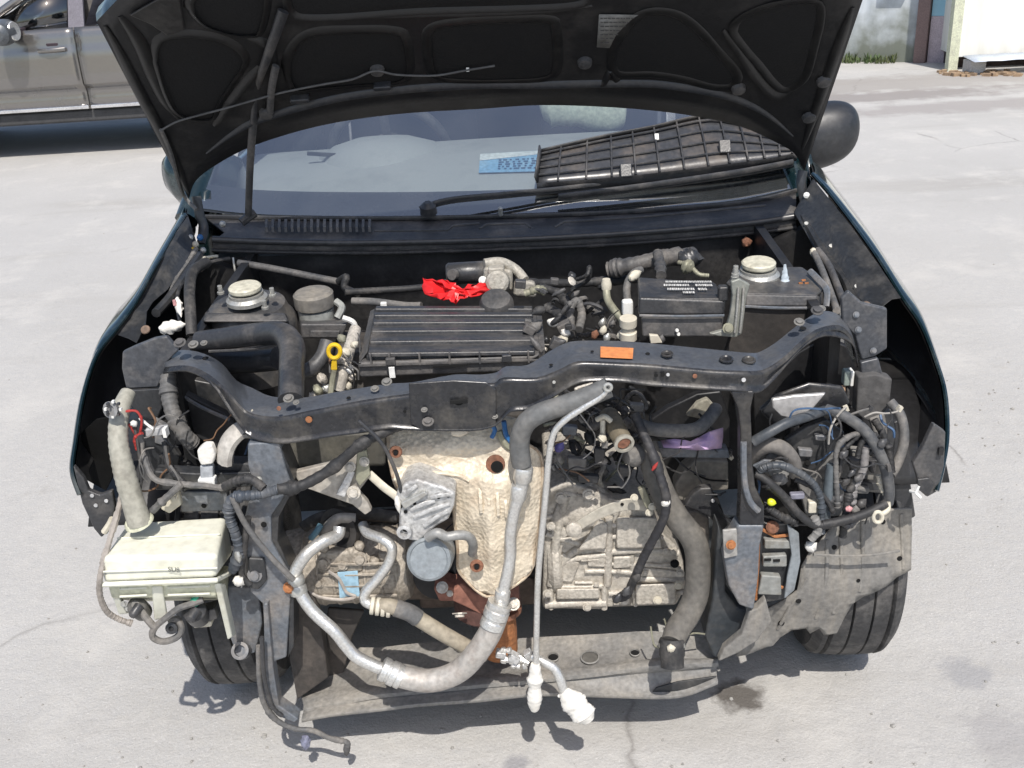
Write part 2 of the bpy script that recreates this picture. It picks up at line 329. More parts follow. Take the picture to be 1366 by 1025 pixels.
# ------------------------------------------------------------------ far sheds on the right
def wall_mat(name, c1, c2, moss, zt, top=(.5, .5, .5)):
    """painted wall with rain streaks, and moss growing up from its foot"""
    mt = bpy.data.materials.new(name); mt.use_nodes = True; t = mt.node_tree; N = t.nodes; L = t.links; b = N['Principled BSDF']
    tc = N.new('ShaderNodeTexCoord'); mp = N.new('ShaderNodeMapping'); mp.inputs['Scale'].default_value = (5, 5, .7); L.new(tc.outputs['Object'], mp.inputs[0])
    n = N.new('ShaderNodeTexNoise'); n.inputs['Scale'].default_value = 1.6; n.inputs['Detail'].default_value = 8; L.new(mp.outputs[0], n.inputs[0])
    r = N.new('ShaderNodeValToRGB'); r.color_ramp.elements[0].position = .35; r.color_ramp.elements[1].position = .68
    r.color_ramp.elements[0].color = (*c1, 1); r.color_ramp.elements[1].color = (*c2, 1); L.new(n.outputs['Fac'], r.inputs[0])
    sx = N.new('ShaderNodeSeparateXYZ'); L.new(tc.outputs['Object'], sx.inputs[0])
    n2 = N.new('ShaderNodeTexNoise'); n2.inputs['Scale'].default_value = 5; n2.inputs['Detail'].default_value = 8; L.new(tc.outputs['Object'], n2.inputs[0])
    ad = N.new('ShaderNodeMath'); ad.operation = 'MULTIPLY_ADD'; ad.inputs[1].default_value = -zt*1.8; L.new(n2.outputs['Fac'], ad.inputs[0]); L.new(sx.outputs['Z'], ad.inputs[2])
    mr = N.new('ShaderNodeMapRange'); mr.inputs['From Min'].default_value = -zt*.75; mr.inputs['From Max'].default_value = zt*.12; mr.inputs['To Min'].default_value = .85; mr.inputs['To Max'].default_value = 0; L.new(ad.outputs[0], mr.inputs[0])
    mx = N.new('ShaderNodeMix'); mx.data_type = 'RGBA'; L.new(mr.outputs[0], mx.inputs['Factor']); L.new(r.outputs[0], mx.inputs['A']); mx.inputs['B'].default_value = (*moss, 1)
    L.new(mx.outputs['Result'], b.inputs['Base Color']); b.inputs['Roughness'].default_value = .85; return mt
GREYW = wall_mat('weathered_grey_wall', (.42, .46, .50), (.58, .62, .65), (.10, .11, .07), .62)
WHITEW = wall_mat('stained_white_wall', (.66, .65, .58), (.80, .80, .76), (.5, .49, .42), .12)
BLUEWALL = wall_mat('blue_wall_paint', (.26, .47, .58), (.34, .56, .66), (.42, .36, .40), .3)
BROWN = M('brown_timber', (.20, .14, .13), .8, 0, (.2, .15, .14), .4, 14)
DARKP = M('dark_opening', (.035, .022, .03), .6)
SHEETM = M('pale_metal_sheet', (.56, .62, .70), .4, .2, (.42, .44, .46), .4, 6)
BLOCK = M('concrete_block', (.52, .51, .49), .9, 0, (.36, .35, .33), .4, 12)
LEAF = M('grass_leaf', (.06, .10, .03), .7, 0, (.12, .12, .05), .5, 6)
DRY = M('dry_litter', (.34, .24, .15), .9, 0, (.2, .14, .1), .5, 20)
gw = empty('grey_shed', (4.0, 9.4, 0), 'weathered grey shed wall with mossy foot and dark window beyond the yard', 'shed')
a, b_ = Vector((1.9, 10.62, 0)), Vector((4.20, 9.20, 0)); dn = (b_-a).normalized(); nn = Vector((dn.y, -dn.x, 0))
def wallbox(name, p, q, z0, z1, th, mat, par, proud=0, bevel=0):
    d = (q-p).normalized(); n_ = Vector((d.y, -d.x, 0)); p = p+n_*proud; q = q+n_*proud
    return G().hexa([p+Vector((0, 0, z0)), q+Vector((0, 0, z0)), q+Vector((0, 0, z1)), p+Vector((0, 0, z1))], [x-n_*th+Vector((0, 0, z)) for x, z in ((p, z0), (q, z0), (q, z1), (p, z1))]).done(name, mat, par, bevel=bevel)
wallbox('wall', a, b_, 0, 2.6, 2.5, GREYW, gw)
wallbox('roof', a-dn*.2, b_+dn*.2, 2.6, 2.72, 2.9, M('roof_sheet', (.3, .31, .32), .5, .5), gw, .25)
wp, wq = b_-dn*.78, b_-dn*.36
wn = wallbox('window', wp, wq, .83, 1.45, .05, DARKP, gw, .02)
for k in range(3):
    e = wp.lerp(wq, (k+.5)/3); wallbox('bar', e-dn*.012, e+dn*.012, .85, 1.43, .02, M('window_bar', (.2, .16, .18), .6), wn, .035)
wallbox('sill', wp-dn*.04, wq+dn*.04, .80, .829, .1, BROWN, wn, .05)
wallbox('meter_box', b_-dn*.32, b_-dn*.06, .80, 1.2, .12, M('pale_box', (.48, .55, .60), .6), gw, .13, .008)
tag(wallbox('timber_post', b_+dn*.01, b_+dn*.13, 0, 2.4, .12, BROWN, None, .06, .006), 'brown timber post at the corner between the grey wall and blue panel', 'post')
bp_, bq_ = b_+dn*.14, b_+dn*.56
bl = empty('blue_panel', bp_, 'sun faded blue wall panel with a pinkish lower board beside the brown post', 'panel')
wallbox('upper_board', bp_, bq_, .46, 2.3, .05, BLUEWALL, bl); wallbox('lower_board', bp_, bq_, 0.0, .458, .05, M('pink_board', (.48, .41, .44), .8, 0, (.38, .32, .34), .4, 5), bl, .004)
wallbox('edge_strip', bq_+dn*.002, bq_+dn*.05, 0, 2.3, .06, BROWN, bl, .01)
ws = empty('white_shed', (5.6, 8.6, 0), 'stained white shed with a cream cornered wall at the edge of the yard', 'shed')
c0 = Vector((4.26, 8.42, 0)); c1 = Vector((7.6, 8.05, 0))
wallbox('wall', c0+Vector((.09, 0, 0)), c1, .13, 2.4, 2.2, WHITEW, ws)
wallbox('corner_post', c0, c0+Vector((.088, -.01, 0)), .0, 2.4, .12, M('flaking_cream_paint', (.60, .62, .46), .8, 0, (.42, .42, .34), .5, 18), ws, .006)
wallbox('footing', c0+Vector((.12, .1, 0)), c1, 0, .13, 2.0, M('dark_footing', (.07, .05, .045), .9), ws, -.12)
sm = G(); P = []
for i in range(25):
    x = 4.33+i*.13; P.append([Vector((x, 7.98-.03*i*.13+.30*j, .128+.005*(i % 2)+.025*j)) for j in range(2)])
tag(sm.grid(P).done('metal_sheet', SHEETM, None, solid=.004, ang=10), 'pale blue corrugated metal sheet leaning low along the white shed', 'metal sheet')
for k, (u, v, sx) in enumerate(((1306, 100, .15),)):
    p = atz(u, v, 0); G_ = G().box(p+Vector((0, .13, .062)), (sx, .18, .124))
    tag(G_.done('concrete_block', BLOCK, None, bevel=.006), 'pale concrete block propping up the metal sheet', 'block')
R_ = random.Random(5)
lit = G()
for k in range(60):
    p = atz(R_.uniform(1262, 1366), R_.uniform(99, 104), 0); s_ = R_.uniform(.015, .05)
    lit.box(p+Vector((0, R_.uniform(.0, .25), s_*.3)), (s_*1.6, s_, s_*.6), Matrix.Rotation(R_.uniform(0, 3), 3, 'Z'))
tag(lit.done('rubble', DRY, None), 'brown litter and rubble under the metal sheet', 'rubble', None, 'stuff')
for k, (f, n, h, lab) in enumerate(((.50, 170, .13, 'leafy green weeds at the foot of the grey wall next to the car bonnet'), (.68, 170, .09, 'low weeds among pale stones along the grey wall'), (.84, 160, .10, 'grassy weeds against the grey wall near the brown post'))):
    g = G()
    for i in range(n):
        p = a.lerp(b_, f+R_.uniform(-.1, .1)) + nn*R_.uniform(.0, .16); hh = h*R_.uniform(.25, 1.0)*(.4+.9*abs(math.sin(i*.37+k))); an = R_.uniform(0, 6.3); q = Vector((math.cos(an), math.sin(an), 0))
        tip = p+q*hh*R_.uniform(.1, .6)+Vector((0, 0, hh)); wv = Vector((-q.y, q.x, 0))*R_.uniform(.004, .012); md = p.lerp(tip, .55)+Vector((0, 0, hh*.12))
        g.add([p-wv*.4, p+wv*.4, md+wv, md-wv, tip], [(0, 1, 2, 3), (3, 2, 4)])
    tag(g.done('weeds', LEAF, None, recalc=False), lab, 'weeds', 'weeds along the grey wall')
st = empty('stone', (0, 0, 0), 'pale broken stones lying in the weeds by the grey wall', 'stone'); 
g = G()
for i in range(9):
    p = a.lerp(b_, .52+R_.uniform(-.05, .07))+nn*R_.uniform(.05, .2); s_ = R_.uniform(.03, .07)
    g.lathe([(s_*.5, 0), (s_, s_*.4), (s_*.6, s_*.9)], p, (R_.uniform(-.3, .3), R_.uniform(-.3, .3), 1), 7)
bpy.data.objects.remove(st); tag(g.done('stones', BLOCK, None), 'pale broken stones lying in the weeds by the grey wall', 'stones', None, 'stuff')

# ------------------------------------------------------------------ grey SUV parked on the left
SUVP = M('silver_grey_paint', (.235, .224, .212), .2, .75, (.2, .19, .18), .2, 4, .0, 60, .04, coat=.7)
CHROME = M('chrome_trim', (.85, .85, .86), .12, .9)
suv = empty('parked_suv', (-4.2, 7.5, 0), 'brownish silver SUV parked side-on behind the car, at the upper left', 'car')
YS = 6.6
def sidey(z):   # how far the body side stands back from its widest line
    pts = [(.30, .10), (.42, .03), (.55, .045), (.60, .0), (.85, .012), (.905, .03), (.93, .022), (1.02, .05)]
    for (z0, y0), (z1, y1) in zip(pts, pts[1:]):
        if z <= z1: return y0+(y1-y0)*max(0, (z-z0)/(z1-z0))
    return .05
XF, XR = -6.35, -1.75; ax1, ax2 = -5.35, -2.62
def top(x):     # belt / bonnet height
    if x < -4.75: return .98-.30*((-4.75-x)/1.6)**2
    return 1.0+.02*(x+4.75)
def skin(x0, x1, z0, z1, proud=.0, nx=12, nz=14, wheel=True, ys=YS, sgn=1):
    rows = []
    for i in range(nx+1):
        x = x0+(x1-x0)*i/nx; r = []; lo_ = z0
        for aa in (ax1, ax2):
            if wheel and abs(x-aa) < .40: lo_ = max(lo_, .36+math.sqrt(max(0, .40**2-(x-aa)**2)))
        hi = min(z1, top(x)) if z1 > .95 else z1
        endc = .18*max(0, (-5.9-x)/.45)**2+.18*max(0, (x+2.15)/.4)**2
        for j in range(nz+1):
            z = lo_+(hi-lo_)*j/nz; r.append(Vector((x, ys+sgn*(sidey(z)-proud+endc), z)))
        rows.append(r)
    return G().grid(rows)
body = skin(XF, XR, .30, 1.02, 0, 60, 16); o = body.done('body_side', SUVP, suv, ang=25)
skin(XF, XR, .30, 1.02, 0, 60, 16, ys=YS+1.8, sgn=-1).done('body_side', SUVP, suv, ang=25)
rows = []
for i in range(41):
    x = XF+(XR-XF)*i/40; z = top(x)-.002; e = .18*max(0, (-5.9-x)/.45)**2+.18*max(0, (x+2.15)/.4)**2
    rows.append([Vector((x, YS+.05+e+(1.7-2*e)*j/6, z+.03*math.sin(math.pi*j/6))) for j in range(7)])
G().grid(rows).done('bonnet_and_deck', SUVP, suv, ang=30)
for x, nm in ((XF, 'nose'), (XR, 'tail')):
    e = .18; rows = [[Vector((x+(-.06 if nm == 'nose' else .06)*math.sin(math.pi*k/6), YS+.1+e+(1.6-2*e)*j/4, .3+(top(x)-.3)*k/6)) for j in range(5)] for k in range(7)]
    G().grid(rows).done(nm, SUVP, suv)
dA = skin(-4.545, -3.512, .405, 1.02, .012, 14, 16, False); dA = dA.done('door', SUVP, suv, solid=.02, ang=25)
dB = skin(-3.500, -2.56, .405, 1.02, .012, 14, 16); dB = dB.done('door', SUVP, suv, solid=.02, ang=25)
for d_, xh in ((dA, -3.70), (dB, -2.75)):
    G().tube([Vector((xh-.11, YS-.035, .865)), Vector((xh, YS-.055, .868)), Vector((xh+.11, YS-.035, .87))], .017, flat=.6).done('handle', SUVP, d_)
    G().box((xh, YS+.004, .895), (.1, .02, .05)).done('handle_cup', DARKP, d_, bevel=.008)
    x0, x1 = (-4.54, -3.515) if d_ is dA else (-3.497, -2.57)
    G().box(((x0+x1)/2, YS+.004, .405), (x1-x0, .03, .028)).done('chrome_strip', CHROME, d_, bevel=.005)
    G().box(((x0+x1)/2, YS+.035, 1.012), (x1-x0, .03, .022)).done('belt_trim', CHROME, d_, bevel=.005)
G().box((-3.95, YS+.14, .33), (2.4, .2, .10)).done('sill_panel', M('dark_sill', (.05, .05, .052), .6), suv, bevel=.02)
# greenhouse
GH = [(-4.72, 1.0), (-4.05, 1.52), (-2.3, 1.55), (-1.85, 1.05)]
def gy(z): return YS+.06+(z-1.0)*.42
g = G()
rt = [[Vector((x, gy(1.52)+(1.8-2*(gy(1.52)-YS))*j/6, 1.49+.04*math.sin(math.pi*j/6)+.03*math.sin(math.pi*(x+3.3)/1.1))) for j in range(7)] for x in (-3.3, -3.1, -2.8, -2.5, -2.2)]
g.grid(rt).done('roof', SUVP, suv)
for sgn, y0 in ((1, YS), (-1, YS+1.8)):
    yy = lambda z: y0+sgn*(.06+(z-1.0)*.42)
    G().tube([Vector((-4.40, yy(.985), .985)), Vector((-4.02, yy(1.22), 1.22)), Vector((-3.62, yy(1.40), 1.41)), Vector((-3.25, yy(1.48), 1.49))], .034).done('windscreen_pillar', SUVP, suv)
    G().tube([Vector((-3.25, yy(1.48), 1.49)), Vector((-2.8, yy(1.53), 1.54)), Vector((-2.25, yy(1.5), 1.52)), Vector((-1.85, yy(1.05), 1.05))], .035).done('roof_rail', SUVP, suv)
    G().hexa([Vector((-3.57, yy(1.01), 1.01)), Vector((-3.44, yy(1.01), 1.01)), Vector((-3.44, yy(1.44), 1.44)), Vector((-3.55, yy(1.42), 1.42))], [Vector((x, yy(z)+sgn*.03, z)) for x, z in ((-3.57, 1.01), (-3.44, 1.01), (-3.44, 1.44), (-3.55, 1.42))]).done('door_pillar', M('grey_pillar', (.16, .15, .17), .3), suv)
    for x0, x1, x2, x3 in ((-4.24, -3.57, -3.55, -3.74), (-3.44, -2.55, -2.55, -3.30), (-2.52, -1.95, -2.3, -2.52)):
        G().add([Vector((x0, yy(1.015)+sgn*.012, 1.015)), Vector((x1, yy(1.015)+sgn*.012, 1.015)), Vector((x2, yy(1.44)+sgn*.012, 1.44)), Vector((x3, yy(1.36)+sgn*.012, 1.36))], [(0, 1, 2, 3)]).done('side_window', SGLASS, suv, solid=.005)
G().add([Vector((-4.40, YS+.1, 1.0)), Vector((-4.40, YS+1.7, 1.0)), Vector((-3.28, YS+1.5, 1.5)), Vector((-3.28, YS+.3, 1.5))], [(0, 1, 2, 3)]).done('windscreen', SGLASS, suv, solid=.005)
G().add([Vector((-1.84, YS+.1, 1.05)), Vector((-1.84, YS+1.7, 1.05)), Vector((-2.25, YS+1.5, 1.52)), Vector((-2.25, YS+.3, 1.52))], [(0, 1, 2, 3)]).done('rear_window', SGLASS, suv, solid=.005)
for x in (-3.5, -2.6):
    for yv in (.5, 1.3):
        G().box((x, YS+yv, .95), (.14, .46, .65), Matrix.Rotation(.2, 3, 'Y')).done('seat', M('suv_seat', (.16, .15, .14), .8), suv, bevel=.05)
G().box((-4.0, YS+.9, .6), (3.9, 1.5, .5)).done('cabin_floor', DARKP, suv, bevel=.05)
mir = G().lathe([(.05, -.13), (.085, -.10), (.10, 0), (.09, .08), (.05, .12)], (-3.99, YS-.16, 1.03), (0, 1, .1), 14).done('mirror', M('mirror_back', (.12, .13, .14), .3, .3), suv)
G().box((-3.95, YS-.0, 1.02), (.06, .2, .05)).done('mirror_arm', DARKP, mir, bevel=.01)
G().lathe([(.075, 0), (.07, .01)], (-3.905, YS-.16, 1.035), (1, -.15, .05), 14).done('mirror_glass', M('mirror_face', (.75, .75, .72), .15, .6), mir)
for x in (ax1, ax2):
    for yv, sg in ((YS+.12, -1), (YS+1.68, 1)):
        whl = G().lathe([(.21, -.11), (.30, -.115), (.345, -.09), (.36, -.03), (.36, .03), (.345, .09), (.30, .115), (.21, .11)], (x, yv, .355), (0, sg, 0), 32).done('wheel', TYRE, suv)
        rim = G().lathe([(.21, -.1), (.215, .08), (.20, .085), (.17, .06), (.06, .085), (.0, .09)], (x, yv, .355), (0, sg, 0), 32).done('rim', ALU, whl)

g = G(); R_ = random.Random(77)
for k in range(230):
    u, v = R_.uniform(-40, 1400), 1025-R_.random()**1.6*720
    if k < 60: u, v = R_.gauss(1320, 70), R_.gauss(560, 60)
    p = atz(u, v, 0); s_ = R_.uniform(.0015, .0045)*(1 if R_.random() < .93 else 2); an = R_.uniform(0, 6.28)
    g.lathe([(s_*.7, -s_*.2), (s_, s_*.3), (s_*.5, s_*.8)], p, (.4*math.cos(an), .4*math.sin(an), 1), 5)
tag(g.done('grit', M('grit_stone', (.28, .27, .25), .9, 0, (.42, .41, .39), .5, 40), None), 'loose grit scattered over the concrete yard', 'grit', None, 'stuff')
# ================================================================== THE WRECKED CAR
car = empty('hatchback_car', (0, 1.2, 0), 'black hatchback with its bonnet propped open and bumper, lamps and radiator stripped off', 'car')
# ---- bonnet -------------------------------------------------------
HN = Vector((0, 1, 1)).normalized(); HH = Vector((0, .48, .93)); HS = Vector((0, -1, 1)).normalized()
def crown(x): return .075*(1-min(1, (x/.76)**2))
def hf(p): return (p-HH).dot(HN) - crown(p.x)
def hood(u, v, off=0.):         # where the photo's line of sight meets the underside of the bonnet
    d = ray(u, v); lo_, hi = 1.0, 4.0
    for _ in range(50):
        t = (lo_+hi)/2
        if hf(CAM+d*t)+off < 0: lo_ = t
        else: hi = t
    return CAM+d*hi
rear = [hood(*p) for p in ((252, 264), (261, 240), (291, 217), (341, 192), (425, 167), (520, 152), (640, 144), (723, 139), (846, 144), (928, 154), (989, 168), (1030, 186), (1059, 203), (1073, 226))]
rear = cr(rear, 4)
cl, crn = hood(129, 27), hood(1154, -12)
def sval(p): return (p-HH).dot(HS)
scl, scr = sval(cl), sval(crn); n = len(rear); rows = []
def surf(x, s): return HH + HS*s + Vector((x, 0, 0)) + HN*crown(x)
for i, p in enumerate(rear):
    a = i/(n-1); xf = cl.x+(crn.x-cl.x)*a; e = min(a, 1-a)
    sf = (scl if a < .5 else scr) + (e*.9 if e < .16 else .144+(1.0-max(scl, scr)-.144)*min(1, (e-.16)/.06)) + .05*math.sin(math.pi*a)
    s0 = sval(p); r = []
    for j in range(15):
        t = j/14; s_ = s0+(sf-s0)*t; x = p.x+(xf-p.x)*t; r.append(surf(x, s_))
    rows.append(r)
hoodo = G().grid([[q+HN*.03 for q in r] for r in rows]).done('bonnet', PAINT, car, solid=.004)
inner = G().grid(rows).done('inner_panel', INNER, hoodo, solid=.003)
loop = [r[-1] for r in rows]; edge = [rows[0][j] for j in range(15)]
rim_path = [r[0] for r in rows] + rows[-1][1:] + loop[::-1][1:] + rows[0][::-1][1:-1]
G().grid([[q-HN*.003 for q in rim_path], [q+HN*.013+ (q-surf(0, .5))*.004 for q in rim_path], [q+HN*.031 for q in rim_path]], wrap=True).done('folded_edge', TEAL, hoodo, ang=60)
PADM = M('bonnet_pad', (.004, .004, .0045), .85, 0, (.012, .011, .01), .4, 10, .3, 200, .2)
RIMM = M('bonnet_rib', (.010, .010, .0102), .40, 0, (.026, .024, .022), .4, 14, .08)
pads = [[(205, 75), (213, 52), (245, 45), (290, 50), (320, 66), (327, 85), (310, 112), (295, 135), (285, 157), (255, 158), (233, 148), (220, 128), (210, 100)],
        [(383, 90), (393, 60), (420, 43), (470, 40), (525, 41), (541, 52), (546, 95), (530, 110), (480, 114), (430, 118), (395, 120)],
        [(572, 60), (578, 38), (620, 30), (680, 27), (730, 27), (740, 38), (742, 88), (728, 104), (680, 108), (620, 108), (580, 100)],
        [(818, 75), (832, 45), (850, 25), (875, 17), (905, 22), (930, 40), (955, 68), (980, 97), (975, 114), (948, 115), (910, 105), (870, 99), (825, 98)],
        [(981, 38), (1000, 20), (1035, 8), (1084, 4), (1092, 22), (1084, 60), (1074, 97), (1060, 112), (1046, 117), (1032, 106), (1016, 86), (995, 62)],
        [(253, 10), (262, -12), (300, -16), (354, -14), (349, 40), (330, 48), (300, 44), (270, 32)],
        [(395, 15), (410, -14), (560, -16), (700, -18), (770, -14), (772, 2), (700, 8), (560, 12), (440, 20)]]
for pd in pads:
    P = cr([hood(u, v, .004) for u, v in pd], 4, True); c = sum(P, Vector())/len(P)
    G().add([c-HN*.001]+[c.lerp(p, .55)-HN*.0 for p in P]+P, [(0, 1+i, 1+(i+1) % len(P)) for i in range(len(P))]+[(1+i, 1+len(P)+i, 1+len(P)+(i+1) % len(P), 1+(i+1) % len(P)) for i in range(len(P))]).done('insulation_pad', PADM, hoodo)
    G().tube([c.lerp(p, 1.03) for p in P], .011, 10, closed=True, line=True, flat=.30).done('rib', RIMM, hoodo)
G().tube([hood(u, v, .004) for u, v in ((275, 205), (310, 178), (348, 158), (444, 131), (539, 118), (640, 112), (723, 112), (820, 110), (887, 112), (969, 127), (1020, 150), (1058, 182))], [.002, .009, .011, .011, .011, .011, .011, .009, .002], 10, flat=.5).done('rear_rib', M('bonnet_lip', (.035, .037, .042), .35, 0, (.08, .075, .07), .4, 14, .08), hoodo)
for pts, r in (([(140, 35), (160, 72), (190, 132), (215, 178), (240, 232), (252, 258)], .007), ([(1138, 10), (1120, 60), (1095, 130), (1070, 200)], .007), ([(160, 22), (185, 55), (205, 100), (222, 135), (240, 160)], .009), ([(345, 88), (325, 110), (295, 150), (285, 168)], .008), ([(330, 50), (360, 60), (366, 100), (352, 150)], .008), ([(965, 40), (985, 62), (1010, 100), (1035, 125), (1060, 118)], .009), ([(830, 118), (815, 95), (805, 108), (795, 112)], .007), ([(450, 22), (560, 16), (700, 12), (790, 8)], .007)):
    G().tube([hood(u, v, .004) for u, v in pts], [r*.5, r*1.6, r*1.8, r*1.6, r*.4], 10, flat=.35).done('rib', RIMM, hoodo)
# left corner creases where the bright underside shows
G().add([hood(u, v, .005) for u, v in ((172, 18), (210, -4), (240, -4), (246, 38), (222, 45), (200, 30))], [(0, 1, 2, 3, 4, 5)]).done('corner_gusset', M('gusset', (.03, .029, .028), .4, 0, (.07, .065, .06), .5, 18), hoodo, solid=.006, bevel=.003)
P = [hood(u, v, .006) for u, v in ((799, 19), (853, 20), (838, 30), (822, 46), (813, 64), (796, 63))]
stk = G().add(P, [tuple(range(6))]).done('sticker', STICK, hoodo, solid=.0008, label='grey printed sticker on the bonnet underside')
g = G()
R_ = random.Random(3)
for r in range(7):
    u = 801
    while u < (846-r*6):
        wd = R_.uniform(2, 6); v = 24+r*5.4
        g.add([hood(u, v, .0075), hood(u+wd, v, .0075), hood(u+wd, v+1.6, .0075), hood(u, v+1.6, .0075)], [(0, 1, 2, 3)]); u += wd+1.5
g.done('print', M('faint_print', (.09, .09, .09), .6), hoodo)
for u, v in ((355, 150), (985, 117), (1079, 155), (1099, 107), (780, 82), (503, 92)):
    G().lathe([(.016, 0), (.014, .010), (.006, .012)], hood(u, v, .004), -HN, 14).done('buffer', PLASTD, hoodo)
for u, v, w_ in ((400, 132, 26), (510, 115, 24)):
    G().box(hood(u, v, .01), (w_*.0016, .02, .014), Matrix.Rotation(.78, 3, 'X')).done('clip_bracket', M('bonnet_lip', (.035, .037, .042)), hoodo, bevel=.004)
G().box(hood(624, 93, .014), (.006, .006, .008)).done('white_clip', WHITE, hoodo)
cab = [(215, 174), (235, 163), (262, 155), (300, 145), (335, 135), (375, 124), (430, 113), (470, 106), (500, 95), (530, 100), (580, 101), (622, 94), (660, 88)]
G().tube([hood(u, v, .016) for u, v in cab], .0024, 6).done('washer_hose', M('washer_tube', (.10, .10, .10), .5), hoodo)
G().tube([hood(215, 174, .016), hood(228, 205, .01), hood(236, 235, .008), at(246, 262, .46), at(262, 280, .44)], .005, 6).done('washer_hose', RUBG, hoodo)
# prop rod
rod = G().tube([at(331, 292, .44), at(334, 215, .36), at(338, 160, .29)], [.0085, .0085, .0095], 10, flat=.6).done('prop_rod', PLASTD, car)
G().tube([at(338, 165, .29), at(342, 120, .235), hood(356, 78, .02), hood(378, 15, .012)], [.0075, .007, .009, .011], 10, flat=.5).done('rod_sleeve', PLAST, rod)
G().tube([hood(368, 88, .02), hood(362, 120, .016), hood(360, 150, .012)], .008, 8, flat=.5).done('rod_clip', PLASTD, rod)
G().tube([at(322, 297, .43), at(331, 290, .44), at(340, 284, .45)], .011, 8).done('rod_foot', PLAST, rod)
# hinges
for pts in (([(262, 262, .48), (266, 285, .47), (272, 305, .46), (268, 325, .43)]), ([(1071, 228, .48), (1069, 245, .47), (1074, 268, .46), (1083, 280, .44)])):
    G().tube(pts, .012, 8, flat=.4).done('bonnet_hinge', PAINTD, car)
for u, v, y, mt in ((262, 327, .40, CREAM), (255, 318, .42, ZINC), (268, 318, .42, BLUEW), (258, 335, .39, YEL), (272, 335, .40, ZINC), (298, 300, .44, ZINC), (1080, 276, .44, ZINC), (1075, 262, .44, WHITE)):
    G().lathe([(.007, 0), (.008, .008), (.004, .012)], at(u, v, y), (0, -1, .6), 8).done('fixing', mt, car)

# ---- windscreen, cabin, body behind -------------------------------
gb = [at(*p) for p in ((254, 276, .60), (330, 285, .575), (430, 288, .555), (560, 288, .545), (683, 285, .54), (800, 281, .545), (900, 275, .555), (990, 266, .575), (1066, 249, .60))]
gb = cr(gb, 3); UPG = Vector((0, .80, .52))
def gl_rows(t0, t1, k, off=0.):
    nrm = Vector((0, -.545, .838)); out = []
    for j in range(k+1):
        t = t0+(t1-t0)*j/k
        out.append([p + Vector((-p.x*.22*t, .80*t*(1+.0*t), .56*t-.05*t*t))+nrm*off for p in gb])
    return out
ws_ = G().grid(gl_rows(.0, 1.0, 10)).done('windscreen', GLASS, car)
G().grid(gl_rows(-.005, .085, 2, -.004)).done('frit_band', M('black_frit', (.02, .024, .03), .25), ws_)
top_ = gl_rows(1, 1, 1)[0]
# cabin
dash = G()
rows = []
for t, dz in ((.0, .0), (.25, .045), (.5, .07), (.75, .075), (1, .05)):
    rows.append([Vector((p.x*.95, .60+.16*abs(p.x)**2+.62*t*1.0, .86+dz+.02*math.cos(p.x*2.2))) for p in gb])
rows.append([p+Vector((0, .03, -.30)) for p in rows[-1]])
dash.grid(rows); dash.done('dashboard', DASH, car)
for i, u in enumerate((470, 600)):
    G().tube([at(u-60, 205+i*3, .95), at(u, 208, .95), at(u+60, 206, .95)], .006, 6).done('air_vent', PLAST, car)
G().lathe([(.22, -.02), (.20, .03), (.15, .065), (.08, .085), (.0, .09)], at(515, 222, 1.08), (0, .25, 1), 40).done('instrument_hood', DASH, car)
swc = at(521, 205, 1.30); sa = Matrix.Rotation(math.radians(-62), 3, 'X')
stw = G().tube([swc + sa @ Vector((.185*math.cos(k*math.pi/12), .185*math.sin(k*math.pi/12), 0)) for k in range(24)], .0155, 10, closed=True, n=3).done('steering_wheel', PLASTD, car)
for an in (0, math.pi, -math.pi/2):
    G().tube([swc, swc+sa @ Vector((.18*math.cos(an), .18*math.sin(an), 0))], .014, 8, flat=.5).done('spoke', PLASTD, stw)
G().lathe([(.06, -.03), (.055, .02), (.03, .03)], swc, sa @ Vector((0, 0, -1)), 16).done('hub', PLASTD, stw)
for x in (-.36, .36):
    st_ = G().box((x, 1.75, .55), (.5, .5, .16)).done('seat_cushion', SEAT, car, bevel=.05)
    G().box((x, 2.0, .92), (.48, .14, .66), Matrix.Rotation(-.25, 3, 'X')).done('seat_backrest', SEAT, car, bevel=.05)
    G().box((x, 2.12, 1.33), (.27, .10, .17), Matrix.Rotation(-.15, 3, 'X')).done('headrest', SEAT, car, bevel=.04)
G().box((0, 2.75, .95), (1.25, .14, .62)).done('rear_seat', SEAT, car, bevel=.05)
G().box((0, 1.9, .27), (1.5, 2.2, .06)).done('floor_pan', INNER, car)
